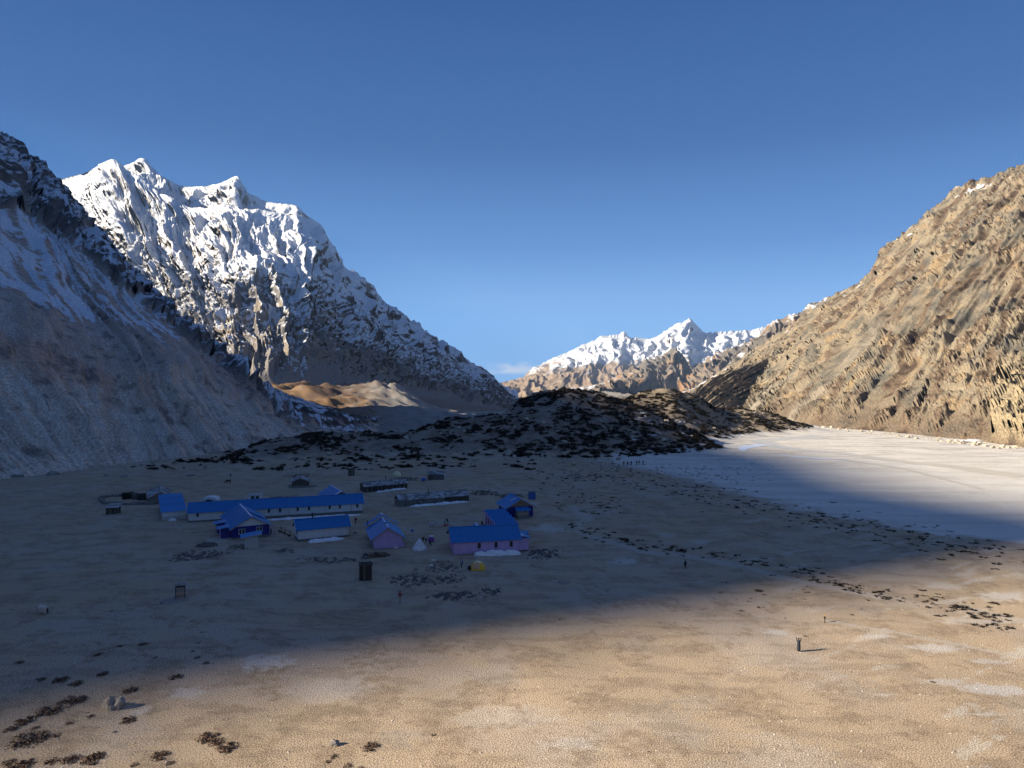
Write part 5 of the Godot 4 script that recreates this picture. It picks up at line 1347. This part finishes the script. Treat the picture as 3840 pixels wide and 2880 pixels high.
func make_beings():
	var black := Color(0.018, 0.017, 0.018)
	var navy := Color(0.02, 0.025, 0.06)
	var red := Color(0.22, 0.012, 0.02)
	person("person in a red jacket walking beside the long white lodge", stand(-38.0, 171.8), -60, red, Color(0.07, 0.012, 0.02), black, {"stride": 0.25, "pack": Color(0.2, 0.02, 0.03), "arms": [[0.2, 0.3, 0.6], [0.15, -0.1, 0.3]]})
	person("person in a red vest standing in the open meadow", stand(-17.9, 112.9), 170, red, Color(0.30, 0.27, 0.26), black, {"arms": [[0.9, 0.2, 1.2], [0.7, 0.3, 1.3]]})
	person("person in blue walking beside the yellow dome tent", stand(-9.5, 133.2), 150, Color(0.04, 0.14, 0.34), black, Color(0.16, 0.14, 0.13), {"stride": 0.22, "pack": Color(0.30, 0.28, 0.27)})
	person("dark figure walking alone on the shaded meadow", stand(32.6, 132.9), 200, black, black, black, {"stride": 0.2})
	person("person in a long black coat holding both hands up to the face", stand(37.9, 93.3), 160, Color(0.03, 0.032, 0.045), Color(0.02, 0.02, 0.03), black, {"robe": Color(0.03, 0.032, 0.045), "arms": [[0.25, 2.5, 0.5], [0.25, 2.5, 0.5]]})
	person("child in a yellow hood running on the sunlit meadow", stand(46.1, 104.1), -60, Color(0.02, 0.024, 0.022), black, Color(0.5, 0.27, 0.01), {"size": 0.62, "stride": 0.4, "hood": Color(0.55, 0.30, 0.01), "arms": [[0.3, -0.4, 0.3], [0.3, 0.5, 0.3]]})
	person("person bending forward in dark clothes in the yard", stand(-15.4, 170.0), -100, black, black, black, {"lean": 0.5, "arms": [[0.1, 0.9, 0.2], [0.1, 0.9, 0.2]]})
	person("person in pale blue crouching over a red bundle in the yard", stand(-16.4, 170.4), 90, Color(0.2, 0.3, 0.42), navy, black, {"lean": 0.7, "sit": 0.75, "arms": [[0.1, 0.9, 0.3], [0.1, 0.9, 0.3]]})
	person("person in maroon standing at the doors of the pink rooms", stand(-7.0, 166.4), -40, Color(0.14, 0.012, 0.03), black, black, {"lean": 0.2})
	person("dark figure standing behind the long white lodge", stand(-62.5, 196.4), 20, black, navy, black, {})
	person("dark figure seated beside the bell tent", stand(-17.5, 150.2), 60, navy, black, black, {"sit": 0.8, "lean": 0.15})
	for k in 6:
		var lab: String = ["leading", "second", "third", "fourth", "fifth", "last"][k]
		person("%s hiker from the right in the file of six below the knoll" % ("first" if k == 0 else lab), stand(52.2 - k * 1.6 + (0.5 if k == 2 else 0.0), 282.6 - k * 0.4), -75, [black, navy, Color(0.05, 0.02, 0.02)][k % 3], black, black, {"stride": 0.3, "pack": [black, Color(0.06, 0.05, 0.04)][k % 2], "arms": [[0.2, 0.4, 0.5], [0.2, -0.2, 0.4]]}, "file of hikers")
	tag(put(lump(Vector3(0.6, 0.3, 0.4), 0.4, 3), "red_bundle", M.red, null, stand(-15.9, 169.2)), "red bundle on the ground before the crouching person", "bundle")
	horse("white horse with a dark head standing in the yard", "white_horse", stand(-18.9, 167.4), 78, Color(0.46, 0.45, 0.44), Color(0.10, 0.09, 0.09), false, 0.85)
	horse("dark brown horse grazing in the field behind the long lodge", "dark_horse", stand(-94.2, 235.3), -75, Color(0.045, 0.03, 0.025), Color(0.015, 0.012, 0.012), true, 1.0)
	horse("small brown foal behind the grazing dark horse", "brown_foal", stand(-99.8, 251.1), 20, Color(0.13, 0.085, 0.06), Color(0.03, 0.025, 0.02), false, 0.8)
	horse("pale horse standing by stones near the grey board outhouse", "pale_horse", stand(-66.8, 252.4), 10, Color(0.52, 0.50, 0.47), Color(0.36, 0.34, 0.32), true, 0.85)
	# the white yak
	var wool := Color(0.50, 0.44, 0.37)
	var B := [[Vector3(0, 1.0, 0.35), Vector3(0, 0.98, -0.5), 0.42, 0.38, wool], [Vector3(0, 1.28, 0.4), Vector3(0, 1.15, 0.1), 0.25, 0.25, wool], [Vector3(0, 0.68, 0.35), Vector3(0, 0.66, -0.5), 0.38, 0.36, wool], [Vector3(0, 0.42, 0.3), Vector3(0, 0.42, -0.5), 0.24, 0.24, wool], [Vector3(0, 1.0, 0.6), Vector3(0, 0.72, 0.98), 0.26, 0.17, wool], [Vector3(0, 0.74, 1.0), Vector3(0, 0.48, 1.14), 0.15, 0.09, Color(0.34, 0.29, 0.24)], [Vector3(0, 1.05, -0.8), Vector3(0, 0.45, -0.9), 0.10, 0.14, Color(0.05, 0.045, 0.045)]]
	for x in [-0.2, 0.2]:
		B.append([Vector3(x, 0.6, 0.35), Vector3(x, 0.06, 0.36), 0.13, 0.075, wool])
		B.append([Vector3(x, 0.65, -0.5), Vector3(x, 0.34, -0.6), 0.15, 0.09, wool])
		B.append([Vector3(x, 0.34, -0.6), Vector3(x, 0.06, -0.54), 0.085, 0.075, wool])
		B.append([Vector3(x * 0.5, 0.85, 0.98), Vector3(x * 1.5, 0.98, 1.0), 0.045, 0.035, Color(0.08, 0.07, 0.06)])
		B.append([Vector3(x * 1.5, 0.98, 1.0), Vector3(x * 1.4, 1.16, 1.04), 0.035, 0.02, Color(0.08, 0.07, 0.06)])
	var o := put(blob(B, 0.045, 0.10), "white_yak", M.plain, null, stand(-71.0, 106.9))
	o.rotation.y = deg_to_rad(-105)
	tag(o, "shaggy off white yak grazing near the plank outhouse", "yak", "grazing animals")

# ------------------------------------------------------------------ river, plants and stones
func ribbon(called: String, pts: Array, m: Material, up := 0.05):   # pts: [px, py, half width in metres]
	var P := PackedVector3Array()
	var nu := 0
	for i in pts.size() - 1:
		for k in 6:
			var t := k / 6.0
			var a := on(pts[i][0], pts[i][1]).lerp(on(pts[i + 1][0], pts[i + 1][1]), t)
			var w: float = lerpf(pts[i][2], pts[i + 1][2], t) * (1.0 + 0.35 * N.a.get_noise_2d(a.x * 0.12, a.z * 0.12))
			a.z += 3.0 * N.b.get_noise_2d(a.x * 0.05, 5.0)
			var way := (on(pts[i + 1][0], pts[i + 1][1]) - on(pts[maxi(i - 1, 0)][0], pts[maxi(i - 1, 0)][1])) * Vector3(1, 0, 1)
			var side := way.normalized().cross(Vector3.UP)
			for j in 5:
				var q := a + side * ((j / 4.0 * 2.0 - 1.0) * w)
				q.y = gh(q.x, -q.z) + up
				P.append(q)
			nu += 1
	var plain := func(_p, _n, _u, _v): return Color.WHITE
	structure(grid_mesh(P, nu, 5, plain), called, m)

func make_river():
	M.water = mat(Color(0.50, 0.475, 0.41), 0.35)
	M.water.metallic_specular = 0.5
	M.ice = mat(Color(0.62, 0.68, 0.76), 0.35)
	M.dark_dung = mat(Color(0.135, 0.12, 0.11), 0.95, "g_wall", 1.3)
	ribbon("river", [[3840, 1788, 5.0], [3650, 1762, 5.0], [3480, 1740, 4.5], [3300, 1722, 4.0], [3150, 1700, 4.0], [3020, 1690, 4.0], [2900, 1672, 5.0], [2850, 1655, 6.0], [2960, 1645, 7.0], [3050, 1640, 8.0], [3100, 1634, 9.0]], M.water)
	ribbon("river_channel", [[3700, 1840, 1.0], [3400, 1760, 1.6], [3200, 1730, 1.6], [3050, 1716, 2.0], [2900, 1704, 2.0]], M.water)
	ribbon("river_ice", [[2780, 1690, 1.5], [2810, 1676, 3.5], [2850, 1668, 3.5], [2890, 1668, 1.0]], M.ice, 0.09)
	ribbon("channel_ice", [[2900, 1706, 0.5], [3000, 1714, 1.6], [3100, 1722, 1.6], [3200, 1727, 0.6]], M.ice, 0.09)

func tuft_mesh(n: int, r: float, h: float, seed_: int, a: Color, b: Color, leaf: float, clumps: int) -> ArrayMesh:   # a low shrub of many small sprays gathered in clumps
	var g := RandomNumberGenerator.new()
	g.seed = seed_
	var V := PackedVector3Array()
	var NN := PackedVector3Array()
	var C := PackedColorArray()
	var I := PackedInt32Array()
	var cs := []
	for k in clumps:
		var an := g.randf() * TAU
		var rr := sqrt(g.randf()) * r * 0.72
		cs.append([Vector3(cos(an) * rr, 0, sin(an) * rr), g.randf_range(0.28, 0.5) * r, h * g.randf_range(0.55, 1.0) * (1.0 - 0.4 * rr / r), g.randf()])
	for i in n:
		var c: Array = cs[i % clumps]
		var d := Vector3(g.randfn(), absf(g.randfn()) + 0.1, g.randfn()).normalized()
		var k := pow(g.randf(), 0.35)
		var p: Vector3 = c[0] + Vector3(d.x * c[1], d.y * c[2], d.z * c[1]) * k
		var t := (d + Vector3(g.randfn(), g.randfn(), g.randfn()) * 0.6).normalized()
		var s := t.cross(Vector3(g.randfn(), g.randfn(), g.randfn())).normalized()
		var l := leaf * g.randf_range(0.7, 1.6)
		var v0 := V.size()
		V.append_array(PackedVector3Array([p - s * l * 0.32 - t * l * 0.5, p + t * l, p + s * l * 0.32 - t * l * 0.5]))
		var col := a.lerp(b, clampf(g.randf() * 0.7 + c[3] * 0.4, 0, 1))
		for q in 3:
			NN.append((d + Vector3.UP * 0.3).normalized())
			C.append(col)
		I.append_array(PackedInt32Array([v0, v0 + 1, v0 + 2]))
	return arr_mesh(V, NN, C, I)

func scatter(called: String, label: String, category: String, group: String, meshes: Array, m: Material, spots: Array, most: int, rest_name: String, rest_label: String):
	# spots: [position, scale]; the largest to the eye become objects, the rest one mass
	spots.sort_custom(func(a, b): return a[1].x / -a[0].z > b[1].x / -b[0].z)
	for k in mini(most, spots.size()):
		var o := put(meshes[k % meshes.size()], called, m, null, spots[k][0])
		o.rotation.y = rng.randf() * TAU
		o.scale = spots[k][1]
		tag(o, label, category, group)
	if spots.size() > most:
		var mm := MultiMesh.new()
		mm.transform_format = MultiMesh.TRANSFORM_3D
		mm.mesh = meshes[0]
		mm.instance_count = spots.size() - most
		for k in range(most, spots.size()):
			mm.set_instance_transform(k - most, Transform3D(Basis(Vector3.UP, rng.randf() * TAU).scaled_local(spots[k][1]), spots[k][0]))
		var mi := MultiMeshInstance3D.new()
		mi.multimesh = mm
		mi.name = rest_name
		mi.material_override = m
		add_child(mi)
		tag(mi, rest_label, category, "", "stuff")

func make_plants_and_stones():
	rng.seed = 4242
	var jun := []
	for k in 4: jun.append(tuft_mesh(190, 1.0, 0.75, 100 + k, Color(0.018, 0.017, 0.014), Color(0.055, 0.045, 0.033), 0.20, 7))
	var spots := []
	var tries := 0
	while spots.size() < 4300 and tries < 90000:
		tries += 1
		var x := rng.randf_range(-165.0, 205.0)
		var D := rng.randf_range(268.0, 482.0)
		var y := gh(x, D)
		if y < 1.0 and (x > 10.0 or rng.randf() < 0.75): continue
		if x < 100.0 and D > lut(KX, KD, x) + 4.0 and D < 395.0: continue
		if D > 395.0 and (x < 45.0 or y < 2.0): continue
		var dens: float = N.a.get_noise_2d(x * 0.035 + 5.0, D * 0.05) + 0.5 * ss(-10.0, 30.0, x) + 0.22 - 0.35 * ss(395.0, 420.0, D) - 0.5 * ss(-110.0, -160.0, x)
		if dens < rng.randf_range(-0.15, 0.45): continue
		var s := rng.randf_range(0.45, 1.45) * (1.0 + 0.6 * ss(0.2, 0.6, dens))
		spots.append([stand(x, D, -0.1), Vector3(s, s * rng.randf_range(0.7, 1.1), s)])
	scatter("juniper_shrub", "low dark juniper shrub on the slope of the knoll", "shrub", "juniper shrubs on the knoll", jun, M.shrub, spots, 300, "juniper_scrub", "dark juniper scrub covering the knoll behind the village")
	# low dark cushions along the edge of the river flat and the dry channel
	var cush := []
	for k in 4: cush.append(tuft_mesh(90, 1.0, 0.42, 200 + k, Color(0.022, 0.020, 0.018), Color(0.06, 0.048, 0.038), 0.22, 5))
	spots = []
	for w in [[[[2040, 1800], [2200, 1775], [2350, 1785], [2550, 1828], [2700, 1868], [3000, 1930], [3200, 1965], [3500, 2035], [3760, 2085]], 480, 26.0, 1.0], [[[2080, 1735], [2400, 1750], [2650, 1770], [2800, 1790]], 260, 32.0, 0.8], [[[2060, 1850], [2200, 1868], [2290, 1905], [2250, 1925], [2100, 1895]], 90, 16.0, 0.9], [[[2150, 1968], [2260, 2010], [2340, 2030], [2480, 2060], [2620, 2078], [2800, 2100], [2960, 2125], [3080, 2165], [3230, 2215]], 150, 13.0, 1.0], [[[3230, 2215], [3400, 2240], [3560, 2262], [3700, 2310], [3840, 2350]], 85, 24.0, 0.95], [[[2000, 2100], [2500, 2150], [3000, 2250], [2600, 2210]], 40, 60.0, 0.6]]:
		var line: Array = w[0]
		for k in w[1]:
			var t: float = rng.randf() * (line.size() - 1)
			var i := int(t)
			var px: float = lerpf(line[i][0], line[i + 1][0], t - i) + rng.randfn() * w[2] * 2.4
			var py: float = lerpf(line[i][1], line[i + 1][1], t - i) + rng.randfn() * w[2] * 0.75
			if py < 1690.0: continue
			var s: float = rng.randf_range(0.26, 0.78) * w[3] * (1.3 if rng.randf() < 0.15 else 1.0)
			spots.append([on(px, py) - Vector3(0, 0.06, 0), Vector3(s * rng.randf_range(0.9, 1.6), s, s)])
	scatter("cushion_shrub", "small dark cushion shrub along the edge of the river flat", "shrub", "cushion shrubs on the flat", cush, M.shrub, spots, 300, "cushion_scrub", "scattered dark cushions on the far river flat")
	# brown dwarf shrubs on the near meadow
	var heath := []
	for k in 4: heath.append(tuft_mesh(900, 1.0, 0.26, 300 + k, Color(0.12, 0.078, 0.06), Color(0.30, 0.21, 0.155), 0.09, 22))
	var near := [[82, 2711, 80], [95, 2776, 150], [26, 2742, 60], [195, 2763, 45], [65, 2872, 100], [252, 2854, 85], [343, 2850, 105], [182, 2859, 65], [586, 2841, 85], [625, 2867, 45], [490, 2874, 45], [770, 2775, 95], [846, 2811, 90], [810, 2790, 70], [373, 2540, 50], [217, 2563, 70], [143, 2561, 45], [273, 2574, 60], [477, 2594, 65], [256, 2637, 110], [169, 2676, 100], [573, 2481, 26], [768, 2494, 34], [733, 2477, 34], [651, 2546, 60], [529, 2433, 40], [447, 2438, 36], [360, 2470, 40], [1385, 2807, 78], [1299, 2870, 48], [1225, 2859, 30], [1246, 2841, 45], [1624, 2761, 28], [3509, 2564, 28], [713, 2347, 18], [752, 2386, 18], [736, 2426, 22], [714, 2455, 22], [3200, 2308, 22], [3028, 2385, 22], [2850, 2216, 40], [2870, 2230, 20], [2240, 2202, 16], [2280, 2215, 18], [2100, 2328, 20], [410, 2301, 18], [60, 2500, 40], [250, 2716, 40], [470, 2704, 70], [20, 2860, 60], [120, 2735, 40], [330, 2690, 40], [1345, 2882, 50]]
	var label_of := func(x, y):
		if x > 2800: return "lone dwarf shrub on the meadow toward the river flat"
		if x > 1800: return "tiny dark dwarf shrub on the shaded middle meadow"
		if x > 1100: return "brown dwarf shrub near the small grey boulder on the sunlit meadow"
		if x > 700 and y > 2700: return "brown dwarf shrub in the open clump right of the near shrubs"
		if y > 2700: return "brown dwarf shrub in the dense clumps at the lower left corner"
		if y > 2530: return "brown dwarf shrub beside the large pale boulder at the shadow edge"
		return "small dwarf shrub between the plank outhouse and the large pale boulder"
	for k in near.size():
		var q: Array = near[k]
		var p := on(q[0], q[1])
		var s: float = q[2] / F * -p.z * 0.5
		var o := put(heath[k % 4], "dwarf_shrub", M.shrub, null, p - Vector3(0, 0.05, 0))
		o.rotation.y = rng.randf() * TAU
		o.scale = Vector3(s, clampf(s, 0.5, 1.3), s)
		tag(o, label_of.call(q[0], q[1]), "shrub", "brown dwarf shrubs near the camera")
	# boulders
	for q in [[415, 2656, 84, 0.85, "large pale boulder at the edge of the mountain shadow", M.stone2], [1250, 2800, 36, 1.0, "small grey boulder casting a shadow on the sunlit meadow", M.stone2], [195, 1782, 45, 0.6, "pale boulder at the foot of the dark mountain left of the meadow", M.stone2], [60, 1785, 60, 0.6, "grey boulder at the left edge below the dark mountain", M.stone], [395, 1783, 22, 0.6, "small pale rock left of the walled pen", M.stone2], [463, 1786, 26, 0.6, "pale flat rock on the rise behind the walled pen", M.stone2], [712, 1784, 30, 0.5, "pale rock on the rise above the grazing horse", M.stone2], [1330, 2002, 16, 0.6, "small stone between the white lodge and the lilac house", M.stone], [1708, 2202, 16, 0.6, "small pale stone before the dung cakes", M.stone2], [1800, 2247, 16, 0.5, "small white stone at the end of the oval dung spread", M.grey_wood3], [2085, 2132, 10, 0.5, "tiny white stone in the shaded meadow", M.grey_wood3], [1655, 1862, 12, 0.6, "small stone by the long stone shed", M.stone2], [2540, 1668, 60, 0.5, "pale slab of rock at the foot of the knoll", M.stone2], [2470, 1690, 30, 0.6, "grey rock under the shrubs of the knoll", M.stone2], [100, 2768, 20, 0.6, "small stone among the dwarf shrubs at the left", M.stone], [416, 2749, 18, 0.5, "flat pale stone above the sunlit dwarf shrubs", M.stone2], [1558, 2140, 18, 0.9, "small cairn left of the white sacks", M.stone2], [1600, 2142, 18, 0.9, "small cairn below the white sacks", M.stone2], [835, 2008, 20, 1.0, "small pile of white stones at the corner of the dark blue house", M.grey_wood3]]:
		var p := on(q[0], q[1])
		var s: float = q[2] / F * -p.z * 0.5
		tag(put(lump(Vector3(s, s * q[3], s * 0.8), 0.5, q[0], 18, 12), "boulder", q[5], null, p), q[4], "boulder", "boulders")
	# loose pebbles strewn over the near meadow and boulders on the lit slopes, too many to count
	var mm := MultiMesh.new()
	mm.transform_format = MultiMesh.TRANSFORM_3D
	mm.use_colors = true
	mm.mesh = lump(Vector3(1.0, 0.6, 0.8), 0.6, 8, 8, 6)
	mm.instance_count = 2600
	for k in 2600:
		var D := 62.0 + 90.0 * pow(rng.randf(), 1.4)
		var x := rng.randf_range(-0.75, 0.75) * D
		var s := 0.04 + 0.10 * pow(rng.randf(), 3.0)
		mm.set_instance_transform(k, Transform3D(Basis(Vector3.UP, rng.randf() * TAU).scaled(Vector3.ONE * s), stand(x, D)))
		mm.set_instance_color(k, Color(0.42, 0.37, 0.31).lerp(Color(0.14, 0.11, 0.09) if rng.randf() < 0.5 else Color(0.52, 0.47, 0.40), rng.randf()))
	var mi := MultiMeshInstance3D.new()
	mi.multimesh = mm
	mi.name = "pebbles"
	mi.material_override = coloured(0.95)
	add_child(mi)
	tag(mi, "loose pebbles strewn over the near meadow", "pebbles", "", "stuff")
	mm = MultiMesh.new()
	mm.transform_format = MultiMesh.TRANSFORM_3D
	mm.use_colors = true
	mm.mesh = lump(Vector3(1.0, 0.8, 0.9), 0.9, 15, 9, 7)
	mm.instance_count = 900
	for k in 900:
		var x := rng.randf_range(40.0, 175.0)
		var D := rng.randf_range(300.0, 470.0)
		if k < 260:
			x = rng.randf_range(-160.0, 60.0)
			D = rng.randf_range(270.0, 372.0)
		elif k > 560:      # along the foot of the sunlit mountain
			var t := rng.randf()
			D = lerpf(345.0, 640.0, t * t)
			x = lut([345.0, 395.0, 440.0, 490.0, 560.0, 640.0], [250.0, 240.0, 228.0, 222.0, 228.0, 240.0], D) + rng.randf_range(-16.0, 1.0)
		if k >= 260 and k <= 560 and gh(x, D) < 3.0: x = -900.0
		var s := 0.25 + 1.3 * pow(rng.randf(), 4.0)
		mm.set_instance_transform(k, Transform3D(Basis.from_euler(Vector3(rng.randf() * 0.5, rng.randf() * TAU, rng.randf() * 0.5)).scaled(Vector3.ONE * s), stand(x, D)))
		mm.set_instance_color(k, Color(0.46, 0.40, 0.31).lerp(Color(0.26, 0.23, 0.19), rng.randf()))
	mi = MultiMeshInstance3D.new()
	mi.multimesh = mm
	mi.name = "rubble"
	mi.material_override = coloured(0.95)
	add_child(mi)
	tag(mi, "loose rocks on the knoll and the mountain foot", "rocks", "", "stuff")
	# melting snow patches on the knoll and below the sunlit mountain
	for k in 16:
		var px := rng.randf_range(2330.0, 2560.0)
		var py := rng.randf_range(1600.0, 1660.0)
		if k == 15:
			px = 3670.0
			py = 1607.0
		var D := lerpf(372.0, 315.0, (py - 1590.0) / 70.0) if k < 15 else 385.0
		var x := (px - 1920.0) / F * D
		var s := rng.randf_range(0.5, 1.3) if k < 15 else 8.0
		var m := put(lump(Vector3(s * 1.5, 0.2 + 0.05 * s, s * 0.7), 0.8, k + 60, 14, 8), "snow_patch", M.snow, null, stand(x, D, 0.05))
		tag(m, "small snow patch left among the shrubs of the knoll" if k < 15 else "larger snow patch at the foot of the sunlit mountain", "snow patch", "snow patches on the knoll" if k < 15 else "")
